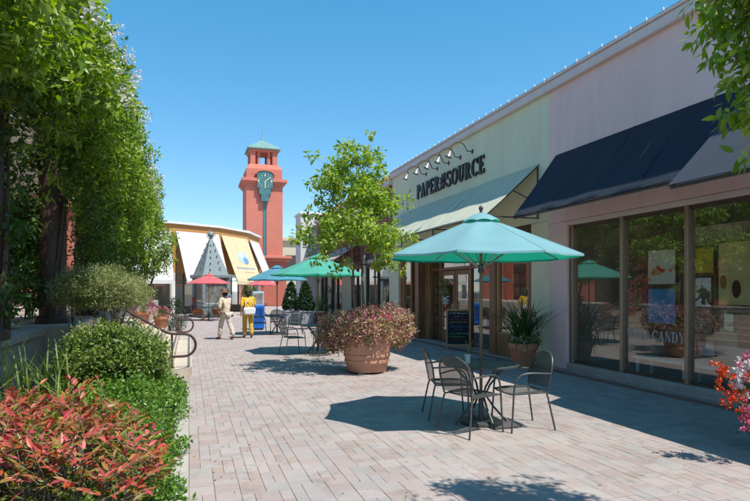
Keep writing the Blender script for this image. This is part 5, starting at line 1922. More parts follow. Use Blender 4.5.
cl = []
for k in range(800):                               # the curtain
    y = 2.6 + 18.0 * R.random() ** 1.1
    zl, zt_ = zlow(y) + R.normal() * 0.2, 5.25 + 0.16 * math.sin(y * 1.9)
    z = zl + (zt_ - zl) * R.random() ** 0.8
    cl.append((-1.72 - 0.5 * max(0, (z - 4.9)) ** 1.2 - 0.25 * max(0, 4.0 - z) + R.normal() * 0.10, y, z))
for k in range(190):                               # lobes bulging out of it
    y = 2.7 + 17.8 * R.random() ** 1.1
    zl = zlow(y) + 0.25
    z = zl + (5.15 - zl) * R.random() ** 0.85
    r_ = 0.22 + 0.26 * R.random()
    x = -1.50 + 0.28 * R.random() - 0.45 * max(0, z - 4.8) - 0.25 * max(0, 4.0 - z)
    for q in range(9):
        dv = unit(R.normal(size=(1, 3)) + np.array([[0.75, -0.25, 0.55]]))[0]
        cl.append((x + dv[0] * r_, y + dv[1] * r_ * 1.15, z + dv[2] * r_))
for k in range(520):                               # the top of the mass
    y = 2.6 + 18.0 * R.random()
    cl.append((-1.7 - 4.5 * R.random() ** 1.3, y, 4.95 + 0.35 * R.random() + 0.12 * math.sin(y * 1.9)))
end_c = ellipsoid_clumps((-1.75, 21.0, 3.25), (1.42, 1.25, 1.35), 330, 0.6)
cl = np.array(cl + [tuple(p) for p in end_c])
pos, ax, nr = cloud(cl, lens(len(cl), 0.10, 0.22), 26, 0.6, 0.75, 0.7, 0.25, 0.35)
n = len(pos)
leaves_part(vine, 'foliage', 'leaf_vine', pos, ax, nr, lens(n, 0.07, 0.125), lens(n, 0.032, 0.055), LEAF4)
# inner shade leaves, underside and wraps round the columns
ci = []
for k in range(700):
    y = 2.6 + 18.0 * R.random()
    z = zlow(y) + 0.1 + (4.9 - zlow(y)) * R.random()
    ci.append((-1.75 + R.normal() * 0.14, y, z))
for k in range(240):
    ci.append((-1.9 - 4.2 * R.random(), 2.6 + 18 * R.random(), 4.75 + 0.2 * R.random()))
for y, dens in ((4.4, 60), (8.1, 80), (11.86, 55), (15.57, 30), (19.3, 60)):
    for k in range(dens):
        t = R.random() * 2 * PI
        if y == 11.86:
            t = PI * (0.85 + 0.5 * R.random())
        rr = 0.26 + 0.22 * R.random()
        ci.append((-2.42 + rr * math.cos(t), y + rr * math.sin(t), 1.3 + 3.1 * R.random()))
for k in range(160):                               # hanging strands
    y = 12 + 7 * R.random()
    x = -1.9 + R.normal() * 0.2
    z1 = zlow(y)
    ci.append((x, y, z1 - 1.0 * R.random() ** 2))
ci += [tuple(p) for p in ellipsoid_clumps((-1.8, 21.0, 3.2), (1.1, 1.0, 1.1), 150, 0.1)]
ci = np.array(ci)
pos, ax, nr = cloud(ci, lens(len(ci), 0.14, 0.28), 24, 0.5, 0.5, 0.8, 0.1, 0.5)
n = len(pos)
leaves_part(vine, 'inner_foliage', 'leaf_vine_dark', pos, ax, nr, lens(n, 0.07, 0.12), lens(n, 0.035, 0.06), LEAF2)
wd = MB()
for y in PCOL:
    for s in range(3):
        t0 = R.random() * 6.3
        pts = [(-2.42 + 0.26 * math.cos(t0 + 1.5 * q), y + 0.26 * math.sin(t0 + 1.5 * q), 1.0 + 3.5 * q) for q in np.linspace(0, 1, 12)]
        wd.tube(pts, [0.035 - 0.015 * q for q in np.linspace(0, 1, 12)], 6)
for k in range(70):
    y = 3 + 17 * R.random()
    limb(wd, (-2.3, y, 4.85), (-1.45 + R.normal() * 0.12, y + R.normal() * 0.8, zlow(y) + 0.3 + R.random()), 0.014, 0.004, 0.16, 6, 5)
for k in range(5):
    limb(wd, (-1.9 + R.normal() * 0.15, 21.0 + R.normal() * 0.15, 0.985), (-1.75 + R.normal() * 0.6, 21 + R.normal() * 0.5, 3.6 + R.random() * 0.5), 0.05, 0.015, 0.08, 6, 6)
world_part(wd, 'stems', 'vine_wood', vine)
# white jasmine-like flower trusses along the outer edge
oc = cl[(cl[:, 1] > 5.0) & (cl[:, 1] < 19) & (cl[:, 2] > 3.6)]
oc = oc[np.argsort(-(oc[:, 0] + 0.25 * oc[:, 2]))][:420]
fc = oc[R.choice(len(oc), 90, replace=False)] + np.array([0.17, -0.05, 0.10])
pos, ax, nr = cloud(np.array(fc), lens(len(fc), 0.05, 0.11), 26, 0.9, 0.3, 0.5, 0.4)
leaves_part(vine, 'flowers', 'petal_white', pos, ax, nr, 0.04, 0.032)['kind'] = 'stuff'
tw_ = MB()
tips = []
for k in range(26):                                # loose shoots breaking the outline
    y = 6.5 + 12 * R.random()
    z = 3.7 + 1.6 * R.random()
    a = (-1.3, y, z)
    b = (-0.92 + 0.12 * R.normal(), y + R.normal() * 0.25, z + 0.12 + 0.2 * R.normal())
    tips += [tuple(p) for p in limb(tw_, a, b, 0.006, 0.002, 0.12, 5, 4)]
world_part(tw_, 'shoots', 'vine_wood', vine)['kind'] = 'stuff'
pos, ax, nr = cloud(np.array(tips), lens(len(tips), 0.03, 0.07), 5, 0.9, 0.4, 0.5, 0.3)
leaves_part(vine, 'shoot_leaves', 'leaf_vine', pos, ax, nr, lens(len(pos), 0.05, 0.09), lens(len(pos), 0.02, 0.035), LEAF4)

# ---- left bed
def single_leaves(root, name, material, pos, ax, nr, L, ratio):
    """Leaves that can be told apart: objects sharing one mesh each."""
    tv, tf = LEAF4
    me = bpy.data.meshes.new(name)
    me.from_pydata([(a * ratio, b, c * ratio) for a, b, c in tv], [], [tuple(int(i) for i in f) for f in tf])
    me.materials.append(M[material])
    me.polygons.foreach_set('use_smooth', [True] * len(me.polygons))
    rl = Vector(root.location)
    for p, a, n_, l in zip(pos, ax, nr, L):
        o = bpy.data.objects.new(name, me)
        COL.objects.link(o)
        o.parent = root
        a = Vector(a).normalized()
        n_ = Vector(n_)
        n_ = (n_ - a * n_.dot(a)).normalized()
        s = a.cross(n_)
        m4 = Matrix((s, a, n_)).transposed().to_4x4()
        o.matrix_local = Matrix.Translation(Vector(p) - rl) @ m4 @ Matrix.Scale(l, 4)


def nandina(label, cx, cy, rx, ry, h, n_sprays, singles, base=0.08):
    root = plant('heavenly_bamboo', label, 'shrub', (cx, cy, base), 'red leaved shrubs in the left bed')
    mb = MB()
    P, A, N = [], [], []
    Pg, Ag, Ng = [], [], []
    for k in range(n_sprays):
        t = 2 * PI * R.random()
        q = math.sqrt(R.random())
        x, y = cx + rx * q * math.cos(t), cy + ry * q * math.sin(t)
        top = base + h * (0.55 + 0.45 * (1 - q * q)) * (0.8 + 0.3 * R.random())
        b0 = Vector((cx + 0.5 * (x - cx), cy + 0.5 * (y - cy), base - 0.03))
        tip = Vector((x, y, top))
        pts = limb(mb, b0, tip, 0.006, 0.003, 0.05, 4, 4)
        outd = Vector((x - cx, y - cy, 0.25)).normalized() if q > 0.05 else Vector((0, 0, 1))
        for s in range(5):                          # fronds from the upper stem
            fr = 0.6 + 0.4 * s / 4
            o0 = b0.lerp(tip, fr)
            az = R.random() * 2 * PI
            d = (Vector((math.cos(az), math.sin(az), 0.35 + 0.4 * R.random())) + outd * 0.5).normalized()
            ln_ = 0.10 + 0.10 * R.random()
            e = o0 + d * ln_
            mb.tube([o0, e], 0.002, 3)
            side = d.cross(Vector((0, 0, 1))).normalized()
            red = fr > 0.72 and R.random() > 0.16
            for g in range(7):
                f = 0.35 + 0.65 * (g // 2) / 3
                sg = (1 if g % 2 else -1) if g < 6 else 0
                ad = (d * 0.8 + side * sg * 0.9 + Vector((0, 0, R.normal() * 0.25 - 0.1))).normalized()
                nn = Vector((R.normal() * 0.35, R.normal() * 0.35, 1)) + outd * 0.3
                (P if red else Pg).append(o0.lerp(e, f))
                (A if red else Ag).append(ad)
                (N if red else Ng).append(nn)
    world_part(mb, 'stems', 'bark', root)
    P, A, N = np.array(P), np.array(A), np.array(N)
    d = np.linalg.norm(P - np.array((0, 0, 1.6)), axis=1) - 1.5 * P[:, 2]
    order = np.argsort(d)
    sx = np.array([screen(*P[i])[:2] for i in order])
    vis = [i for i, (a, b) in zip(order, sx) if 2 < a and b < 498][:singles]
    keep = np.ones(len(P), bool)
    keep[vis] = False
    single_leaves(root, 'leaf', 'leaf_nandina_object', P[vis], A[vis], N[vis], lens(len(vis), 0.05, 0.09), 0.36)
    n = keep.sum()
    o = leaves_part(root, 'foliage', 'leaf_nandina', P[keep], A[keep], N[keep], lens(n, 0.055, 0.095), lens(n, 0.02, 0.034), LEAF4)
    o['kind'] = 'stuff'
    n = len(Pg)
    o = leaves_part(root, 'inner_foliage', 'leaf_nandina_green', np.array(Pg), np.array(Ag), np.array(Ng), lens(n, 0.05, 0.09), lens(n, 0.018, 0.03), LEAF4)
    o['kind'] = 'stuff'
    return root


nandina('red and orange leaved shrub spilling over the paving edge', -0.78, 4.05, 0.62, 0.85, 0.64, 95, 220)
nandina('pinkish red leaved shrub in front of the strap leaves', -1.45, 4.8, 0.65, 0.8, 0.74, 75, 160)
nandina('red leaved shrub against the glossy ground cover', -0.95, 5.3, 0.52, 0.55, 0.62, 50, 100)

# glossy ground cover spilling to the paving
gc = plant('ground_cover', 'glossy bright green ground cover along the paving edge', 'shrub', (-0.6, 7.6, 0.06))
cc = []
for k in range(760):
    y = 2.6 + 7.4 * R.random()
    x = -0.08 - (1.25 if y > 5.4 else 0.8) * R.random()
    hgt = (0.10 + 0.34 * min(1, (-x - 0.02) / 0.5)) * (1 if y > 5 else 0.6) * (0.8 + 0.25 * math.sin(3 * y) * math.sin(5 * x + 1))
    cc.append((x - 0.05 * math.sin(4 * y), y, 0.03 + hgt * R.random() ** 0.5))
cc = np.array(cc)
pos, ax, nr = cloud(cc, lens(len(cc), 0.06, 0.12), 26, 0.6, 0.7, 0.7, 0.2)
n = len(pos)
o = leaves_part(gc, 'foliage', 'leaf_cover', pos, ax, nr, lens(n, 0.035, 0.06), lens(n, 0.022, 0.036))

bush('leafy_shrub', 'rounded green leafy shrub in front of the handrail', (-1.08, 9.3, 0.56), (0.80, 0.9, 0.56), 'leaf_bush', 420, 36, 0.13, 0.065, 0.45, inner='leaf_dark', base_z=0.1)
bush('leafy_shrub', 'small straw green tufted shrub beside the rounded step', (-0.55, 9.95, 0.30), (0.24, 0.36, 0.32), 'leaf_grass', 60, 34, 0.09, 0.10, 0.10, base_z=0.05, up=0.9)
bush('feathery_shrub', 'grey green feathery shrub with broad flat crown on a stem', (-1.45, 10.3, 1.62), (0.66, 0.7, 0.40), 'leaf_feather', 360, 50, 0.13, 0.07, 0.16, base_z=0.1, inner='leaf_bush', up=0.9)
bush('feathery_shrub', 'grey green feathery shrub at the top of the steps', (-1.55, 14.6, 1.55), (0.75, 0.85, 0.36), 'leaf_feather', 300, 44, 0.13, 0.07, 0.16, base_z=0.70, inner='leaf_bush', up=0.9)
bush('dark_shrub', 'dark upright evergreen shrub at the far end of the steps', (-0.42, 19.15, 0.72), (0.34, 0.34, 0.72), 'leaf_dark', 120, 30, 0.10, 0.05, 0.4, base_z=0.0)
for k, (x, y, r, lab) in enumerate(((-3.1, 6.2, 0.55, 'dark shady shrub behind the retaining wall beside the strap leaves'), (-3.0, 8.4, 0.6, 'dark shady shrub behind the retaining wall below the vine'), (-3.25, 10.0, 0.55, 'dark shady shrub behind the retaining wall next to the brown column'))):
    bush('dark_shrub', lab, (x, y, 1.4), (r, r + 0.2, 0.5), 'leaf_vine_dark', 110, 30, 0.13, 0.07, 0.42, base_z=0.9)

for k, (x, y, lab) in enumerate(((-3.35, 12.2, 'tall shady climber thicket behind the vine wrapped column'), (-3.25, 13.7, 'tall shady climber thicket between two brown columns'))):
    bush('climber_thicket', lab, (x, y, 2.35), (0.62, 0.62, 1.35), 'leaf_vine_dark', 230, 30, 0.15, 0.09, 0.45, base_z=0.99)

# strap leaved irises before the wall
def blades(name, label, cx, cy, z0, n, hmin, hmax, w_, spread, lean, material, lay=None, rad=0.12):
    root = plant(name, label, 'plant', (cx, cy, z0))
    for k in range(n):
        az = 2 * PI * R.random()
        h_ = hmin + (hmax - hmin) * R.random()
        ln_ = lean * (0.25 + R.random())
        bx, by = rad * R.normal() * 0.5, rad * R.normal() * 0.5
        d = Vector((math.cos(az), math.sin(az), 0))
        sd = Vector((-d.y, d.x, 0))
        mb = MB()
        K = 7
        for i in range(K + 1):
            t = i / K
            p = Vector((bx, by, -0.02)) + d * (ln_ * h_ * t ** 1.8 * spread) + Vector((0, 0, h_ * (t - 0.25 * ln_ * t ** 2.5)))
            ww = w_ * (0.75 + 0.5 * t) * (1 - t ** 3.0) * 0.5 + 0.0006
            fold = Vector((0, 0, 0.15 * ww)) + d * 0.35 * ww
            mb.v += [tuple(p - sd * ww), tuple(p - fold), tuple(p + sd * ww)]
        for i in range(K):
            a = 3 * i
            mb.f += [(a, a + 1, a + 4, a + 3), (a + 1, a + 2, a + 5, a + 4)]
        mb.build('leaf', material, root, True)
    return root


blades('iris_clump', 'upright yellow green strap leaves in front of the wall, furthest from the steps', -2.0, 7.75, 0.1, 40, 0.6, 1.1, 0.024, 1.0, 0.35, 'leaf_blade', rad=0.3)
blades('iris_clump', 'upright yellow green strap leaves behind the pinkish red shrub', -1.72, 8.05, 0.1, 36, 0.55, 1.05, 0.024, 1.0, 0.45, 'leaf_blade', rad=0.3)
blades('iris_clump', 'arching strap leaves among the glossy ground cover', -1.25, 7.2, 0.1, 20, 0.45, 0.75, 0.016, 1.5, 0.9, 'leaf_blade', rad=0.3)

# pots on the steps by the far rail
def pot_profile(r, h_):
    return [(r * 0.70, 0), (r * 0.74, 0.02), (r * 0.90, h_ * 0.72), (r * 0.93, h_ * 0.74), (r * 1.0, h_ * 0.76), (r * 1.02, h_ * 0.98), (r * 0.98, h_), (r * 0.88, h_ * 0.985), (r * 0.84, h_ * 0.86)]


def pot(name, label, x, y, z, r, h_, material='terracotta', group=None, n=32, cat='pot'):
    root = thing(name, label, cat, (x, y, z), 0, group)
    MB().lathe(pot_profile(r, h_), n, cap=False).build('pot', material, root, True)
    MB().lathe([(r * 0.70, 0.0), (0.001, 0.001)], n, cap=False).build('pot_base', material, root)
    MB().lathe([(r * 0.86, h_ * 0.86), (0.001, h_ * 0.88)], n, cap=False).build('soil', 'soil', root)
    return root


def potted_flowers(lab_pot, lab_plant, x, y, z, r, h_, petal, leafm, pr, n_cl=40, pl=0.035, group=None, material='terracotta'):
    pot('terracotta_pot', lab_pot, x, y, z, r, h_, material)
    root = plant('flowering_plant', lab_plant, 'plant', (x, y, z + h_ * 0.87))
    c = (x, y, z + h_ + pr * 0.45)
    cc = ellipsoid_clumps(c, (pr, pr, pr * 0.7), n_cl, 0.4, -0.6)
    pos, ax, nr = cloud(cc, np.full(len(cc), pr * 0.28), 22, 0.6, 0.6, 0.7, 0.2)
    leaves_part(root, 'foliage', leafm, pos, ax, nr, lens(len(pos), 0.03, 0.06), lens(len(pos), 0.018, 0.03))
    cc = ellipsoid_clumps(c, (pr * 1.08, pr * 1.08, pr * 0.8), n_cl, 0.85, -0.35)
    pos, ax, nr = cloud(cc, np.full(len(cc), pl), 16, 0.9, 0.3, 0.5, 0.3)
    leaves_part(root, 'flowers', petal, pos, ax, nr, pl, pl * 0.8)['kind'] = 'stuff'
    mb = MB()
    for q in cc[:14]:
        limb(mb, (x, y, z + h_ * 0.86), q, 0.005, 0.002, 0.08, 3, 4)
    world_part(mb, 'stems', 'leaf_bush', root)
    return root


potted_flowers('terracotta pot of magenta flowers halfway up the steps', 'magenta flowers in the pot halfway up the steps', -1.30, 17.2, 0.665, 0.26, 0.36, 'petal_magenta', 'leaf_bush', 0.36)
potted_flowers('terracotta pot on the lower steps by the far rail', 'small green plant with a few pink flowers by the far rail', -0.80, 18.05, 0.50, 0.22, 0.34, 'petal_pink', 'leaf_bush', 0.24, 22)

# ---- big planter with the three-stemmed tree
PX, PY = px_ground(367, 372)[:2]
bp_ = thing('terracotta_planter', 'large pale terracotta planter with raised bands, holding the tree', 'planter', (PX, PY, 0))
prof = [(0.37, 0.035), (0.38, 0.05), (0.42, 0.20), (0.425, 0.205), (0.445, 0.215), (0.448, 0.255), (0.432, 0.265), (0.445, 0.32), (0.462, 0.33), (0.465, 0.365), (0.45, 0.375),
        (0.485, 0.66), (0.505, 0.665), (0.51, 0.735), (0.50, 0.745), (0.455, 0.742), (0.44, 0.66)]
MB().lathe(prof, 48, cap=False).build('pot', 'terracotta_pale', bp_, True)
MB().lathe([(0.37, 0.035), (0.001, 0.036)], 48, cap=False).build('pot_base', 'terracotta_pale', bp_)
MB().lathe([(0.445, 0.68), (0.001, 0.70)], 32, cap=False).build('soil', 'soil', bp_)
for k in range(4):
    t = k * PI / 2 + 0.9
    MB().bbox(0.32 * math.cos(t) - 0.05, 0.32 * math.cos(t) + 0.05, 0.32 * math.sin(t) - 0.05, 0.32 * math.sin(t) + 0.05, 0.0, 0.034, 0.006).build('pot_foot', 'concrete', bp_)

lb = plant('fringe_flower_shrub', 'bronze pink fringe flower shrub spilling over the large planter', 'shrub', (PX, PY, 0.70))
ca, sa = math.cos(YAW), math.sin(YAW)
def cam_off(r_, u, f):
    """Offset across and away, in plan, from the planter."""
    return (PX + r_ * ca + f * sa, PY - r_ * sa + f * ca, 0.70 + u)
cc = np.vstack([ellipsoid_clumps(cam_off(-0.02, 0.15, -0.12), (0.68, 0.58, 0.40), 300, 0.35, -0.8),
                ellipsoid_clumps(cam_off(-0.62, 0.10, 0.25), (0.42, 0.5, 0.42), 120, 0.3),
                ellipsoid_clumps(cam_off(0.56, 0.20, 0.30), (0.36, 0.45, 0.42), 120, 0.3)])
pos, ax, nr = cloud(cc, lens(len(cc), 0.07, 0.16), 44, 0.7, 0.6, 0.7, 0.1)
n = len(pos)
leaves_part(lb, 'foliage', 'leaf_lorop', pos, ax, nr, lens(n, 0.045, 0.08), lens(n, 0.022, 0.036))
cc2 = ellipsoid_clumps(cam_off(0.0, 0.30, -0.05), (0.5, 0.5, 0.30), 60, 0.9, 0.2)
pos, ax, nr = cloud(cc2, np.full(len(cc2), 0.05), 14, 0.8, 0.5, 0.6, 0.3)
leaves_part(lb, 'flowers', 'petal_pink', pos, ax, nr, 0.035, 0.018)['kind'] = 'stuff'
mb = MB()
for q in cc[R.choice(len(cc), 60, replace=False)]:
    limb(mb, (PX + R.normal() * 0.1, PY + R.normal() * 0.1, 0.69), q, 0.008, 0.003, 0.08, 4, 4)
world_part(mb, 'stems', 'vine_wood', lb)

tr = plant('young_tree', 'young three stemmed tree with airy bright green crown in the planter', 'tree', (PX, PY, 0.70))


def tree_crown(root, tips, material, L, ratio, per, cr, kind=LEAF4, name='crown', droop=0.35):
    pos, ax, nr = cloud(np.array(tips), lens(len(tips), 0.6 * cr, 1.25 * cr), per, 0.8, 0.5, 0.6, 0.15, droop)
    n = len(pos)
    return pos, ax, nr, lens(n, 0.7 * L, 1.25 * L)


wood_mb = MB()
tips = []
S = lambda px, py, dz=0.0: None


def tpt(px, py, depth):
    """A point of the tree: photo pixel, at the planter's distance plus depth."""
    d = PX * sa + PY * ca + depth
    x = (px - 375) / 560 * d
    return Vector((x * ca + d * sa, d * ca - x * sa, 1.6 + (291 - py) / 560 * d))


trunk_spec = [((-0.20, -0.02), [(355, 318), (353, 270), (351, 238), (346, 205)], 0.034),
              ((-0.03, 0.10), [(364, 318), (362, 270), (363, 225), (366, 180), (362, 172)], 0.040),
              ((0.20, -0.03), [(376, 318), (375, 270), (374, 240), (385, 215)], 0.034)]
limb_spec = [(0, 0.55, (318, 215), 0.3), (0, 0.60, (305, 235), -0.35), (0, 0.8, (330, 190), 0.5), (0, 0.7, (335, 240), -0.8), (0, 0.95, (322, 178), -0.2),
             (1, 0.6, (345, 236), -0.7), (1, 0.6, (378, 200), 0.6), (1, 0.8, (342, 172), 0.2), (1, 0.85, (374, 176), -0.2), (1, 0.95, (352, 160), 0.1),
             (1, 0.98, (368, 157), 0.2), (1, 0.7, (330, 180), -0.5), (1, 0.75, (362, 205), 0.9), (1, 0.65, (372, 192), -0.6),
             (2, 0.55, (394, 256), -0.2), (2, 0.6, (391, 238), 0.35), (2, 0.8, (378, 210), -0.4), (2, 0.8, (382, 234), -0.5), (1, 0.6, (350, 230), -0.9), (1, 0.7, (365, 215), -0.8), (1, 0.8, (355, 190), -0.5), (0, 0.7, (330, 222), -0.6), (0, 0.65, (325, 240), 0.5), (1, 0.85, (372, 185), 0.5), (2, 0.8, (380, 238), -0.8), (2, 0.9, (390, 246), 0.7), (2, 0.8, (360, 234), 0.7)]
curves = []
for (ox, oy), pts, r0 in trunk_spec:
    w_pts = [Vector((PX + ox * 0.8, PY + oy, 0.68))]
    for (a, b) in pts:
        w_pts.append(tpt(a, b, oy))
    q = w_pts
    for _ in range(2):
        nq = [q[0]]
        for a, b in zip(q, q[1:]):
            nq += [a.lerp(b, 0.25), a.lerp(b, 0.75)]
        nq.append(q[-1])
        q = nq
    curves.append(q)
    tb = MB().tube(q, [r0 * (1 - 0.72 * i / (len(q) - 1)) for i in range(len(q))], 9)
    world_part(tb, 'trunk', 'bark', tr, True)
for ti, fr, (a, b), dp in limb_spec:
    q = curves[ti]
    o0 = q[int(fr * (len(q) - 1))]
    e = tpt(a, b, dp)
    pts = limb(wood_mb, o0, e, 0.013, 0.005, 0.07, 5, 5)
    tips += [pts[-1], pts[-2]]
    for s in range(8):
        t0 = pts[2 + s % 3]
        d = Vector(R.normal(size=3)) * 0.17 + (e - o0).normalized() * 0.16 + Vector((0, 0, 0.05))
        p2 = limb(wood_mb, t0, t0 + d * (1.0 + 0.5 * R.random()), 0.005, 0.0025, 0.08, 3, 4)
        tips.append(p2[-1])
world_part(wood_mb, 'limbs', 'bark', tr, True)
tips = np.array([tuple(t) for t in tips])
pos, ax, nr, L = tree_crown(tr, tips, 'leaf_tree', 0.10, 0.4, 31, 0.13)
leaves_part(tr, 'crown', 'leaf_tree', pos, ax, nr, L, L * 0.5, LEAF4)
# stakes ties
tie = MB()
for c_ in curves:
    p = c_[int(len(c_) * 0.45)]
    tie.tube([(p.x + 0.05 * math.cos(t), p.y + 0.05 * math.sin(t), p.z) for t in np.linspace(0, 2 * PI, 12, endpoint=False)], 0.012, 5, closed=True)
world_part(tie, 'tree_tie', 'black', tr)

# ---- planter at the right edge with the overhanging tree
QX, QY = 5.62, 3.9
pot('terracotta_pot', 'terracotta pot of orange, white and pink flowers in front of the shop window', QX, QY, 0.0, 0.36, 0.50, 'terracotta')
fl = plant('flowering_plant', 'orange, white and pink flowers spilling from the pot in front of the window', 'plant', (QX, QY, 0.43))
cc = np.vstack([ellipsoid_clumps((QX, QY, 0.62), (0.42, 0.42, 0.30), 130, 0.5), ellipsoid_clumps((QX - 0.2, QY + 0.15, 0.42), (0.22, 0.25, 0.26), 40, 0.5)])
pos, ax, nr = cloud(cc, lens(len(cc), 0.06, 0.11), 22, 0.6, 0.6, 0.7, 0.2)
leaves_part(fl, 'foliage', 'leaf_bush', pos, ax, nr, lens(len(pos), 0.03, 0.06), lens(len(pos), 0.018, 0.03))
mb = MB()
blooms = {}
for (px, py, m_, n_, rad) in ((726, 378, 'petal_orange', 8, 0.035), (732, 400, 'petal_orange', 9, 0.04), (724, 370, 'petal_orange', 8, 0.04), (733, 388, 'petal_orange', 7, 0.05), (738, 378, 'petal_white', 9, 0.04), (743, 368, 'petal_white', 8, 0.04),
                              (738, 388, 'petal_white', 10, 0.04), (746, 362, 'petal_pink', 10, 0.05), (746, 412, 'petal_pink', 7, 0.04), (744, 426, 'petal_pink', 6, 0.04), (752, 420, 'petal_pink', 7, 0.05), (758, 400, 'petal_pink', 8, 0.06), (760, 375, 'petal_orange', 12, 0.06)):
    d_ = 5.12 + 0.1 * R.random()
    x = (px - 375) / 560 * d_
    c = np.array((x * ca + d_ * sa, d_ * ca - x * sa, 1.6 + (291 - py) / 560 * d_))
    blooms.setdefault(m_, []).append(c + R.normal(size=(n_, 3)) * rad)
    limb(mb, (QX - 0.15, QY + 0.05, 0.44), c, 0.004, 0.002, 0.12, 5, 4)
for m_, arr in blooms.items():
    arr = np.vstack(arr)
    pos, ax, nr = cloud(arr, np.full(len(arr), 0.02), 14, 0.9, 0.3, 0.5, 0.2)
    leaves_part(fl, 'flowers', m_, pos, ax, nr, 0.028, 0.024)['kind'] = 'stuff'
for q in cc[R.choice(len(cc), 40, replace=False)]:
    limb(mb, (QX + R.normal() * 0.1, QY + R.normal() * 0.1, 0.43), q, 0.006, 0.002, 0.08, 4, 4)
world_part(mb, 'stems', 'leaf_bush', fl)

OX, OY = 3.55, 1.45
bp3 = thing('terracotta_planter', 'terracotta planter at the foot of the overhanging tree', 'planter', (OX, OY, 0))
MB().lathe(prof, 40, cap=False).build('pot', 'terracotta_pale', bp3, True)
MB().lathe([(0.37, 0.0), (0.37, 0.036), (0.001, 0.037)], 40, cap=False).build('pot_base', 'terracotta_pale', bp3)
MB().lathe([(0.445, 0.68), (0.001, 0.70)], 32, cap=False).build('soil', 'soil', bp3)
ot = plant('overhanging_tree', 'tree with large light green leaves hanging over the navy awning', 'tree', (OX, OY, 0.70))
tb = MB()
tq = [Vector((OX, OY, 0.68)), Vector((OX + 0.03, OY - 0.03, 1.6)), Vector((OX - 0.02, OY - 0.05, 2.6)), Vector((OX + 0.04, OY, 3.6)), Vector((OX, OY + 0.02, 4.6)), Vector((OX + 0.05, OY, 5.5))]
tb.tube(tq, [0.055, 0.05, 0.045, 0.036, 0.025, 0.012], 9)
world_part(tb, 'trunk', 'bark', ot, True)
lm = MB()
tips = []


def dpt(px, py, d):
    x = (px - 375) / 560 * d
    return Vector((x * ca + d * sa, d * ca - x * sa, 1.6 + (291 - py) / 560 * d))


targets = [(dpt(715, 60, 3.4), 2.9), (dpt(700, 38, 3.5), 3.0), (dpt(738, 50, 3.3), 3.0), (dpt(725, 30, 3.4), 3.2), (dpt(728, 115, 3.4), 2.4), (dpt(742, 100, 3.5), 2.5), (dpt(752, 20, 3.4), 3.2), (dpt(712, -8, 3.5), 3.4),
           (dpt(712, 38, 3.45), 3.0), (dpt(705, 18, 3.55), 3.3), (dpt(730, 55, 3.35), 3.0), (dpt(745, 30, 3.35), 3.3), (dpt(722, 6, 3.45), 3.4), (dpt(735, 108, 3.45), 2.5), (dpt(748, 118, 3.45), 2.5),
           (dpt(748, 158, 3.45), 2.2), (dpt(742, 75, 3.35), 2.9), (dpt(760, 90, 3.35), 2.8), (dpt(695, 5, 3.45), 3.5), (dpt(700, -30, 3.45), 3.7), (dpt(740, -30, 3.35), 3.8), (dpt(770, 30, 3.25), 3.3)]
gr = np.random.default_rng(23)
for k in range(30):                                # the rest of the crown, out of frame above and behind
    t = gr.random() * 2 * PI
    z = 2.9 + 2.0 * gr.random()
    rr = 1.0 * math.sqrt(max(0.05, 1 - ((z - 3.8) / 1.4) ** 2)) * (0.55 + 0.45 * gr.random())
    p = Vector((OX + rr * math.cos(t) - 0.15, OY + rr * math.sin(t) + 0.05, z))
    s_ = screen(*p)
    if s_[2] > 0.3 and s_[0] < 760 and s_[1] > -20:
        continue
    targets.append((p, max(2.4, z - 0.8)))
for e, zb in targets:
    f = (zb - 0.68) / 4.82
    o0 = Vector((OX, OY, zb))
    pts = limb(lm, o0, e, 0.012, 0.004, 0.08, 6, 5)
    tips += [pts[-1], pts[-2], pts[-3]]
    for s in range(5):
        t0 = pts[3 + s % 3]
        d = Vector(gr.normal(size=3)) * 0.09 + (e - o0).normalized() * 0.07
        p2 = limb(lm, t0, t0 + d, 0.004, 0.002, 0.08, 3, 4)
        tips.append(p2[-1])
world_part(lm, 'limbs', 'bark', ot, True)
tips = np.array([tuple(t) for t in tips])
pos, ax, nr, L = tree_crown(ot, tips, 'leaf_tree', 0.088, 0.42, 16, 0.10, droop=0.9)
sc_ = np.array([screen(*p)[:2] for p in pos])
on = [i for i in range(len(pos)) if 680 < sc_[i][0] < 750 and 0 < sc_[i][1] < 175]
vis = on[:300]
keep = np.ones(len(pos), bool)
keep[vis] = False
single_leaves(ot, 'leaf', 'leaf_tree_object', pos[vis], ax[vis], nr[vis], L[vis], 0.42)
o = leaves_part(ot, 'crown', 'leaf_tree', pos[keep], ax[keep], nr[keep], L[keep], L[keep] * 0.42, LEAF4)
o['kind'] = 'stuff'

# ---- grass-like plant in terracotta by the lavender pillar
GX, GY = px_ground(523, 367)[:2]
pot('terracotta_pot', 'round terracotta pot of dark strap leaves by the lavender pillar', GX, GY, 0.012, 0.30, 0.50, 'terracotta')
blades('flax_plant', 'tall dark green strap leaved plant in the terracotta pot by the pillar', GX, GY, 0.45, 140, 0.7, 1.2, 0.032, 1.0, 0.95, 'leaf_blade_dark', rad=0.22)
fw = plant('flowering_plant', 'white trailing flowers round the rim of the pot by the pillar', 'plant', (GX, GY, 0.45))
ring = np.array([(GX + 0.29 * math.cos(t) * q, GY + 0.29 * math.sin(t) * q, 0.55 + 0.08 * R.normal()) for t, q in zip(R.random(80) * 6.283, 0.75 + 0.45 * R.random(80))])
pos, ax, nr = cloud(ring, np.full(len(ring), 0.07), 18, 0.6, 0.6, 0.7, 0.2)
leaves_part(fw, 'foliage', 'leaf_bush', pos, ax, nr, lens(len(pos), 0.025, 0.05), lens(len(pos), 0.015, 0.025))
pos, ax, nr = cloud(ring[:46] + np.array((0, 0, 0.06)), np.full(46, 0.028), 14, 0.9, 0.3, 0.5, 0.2)
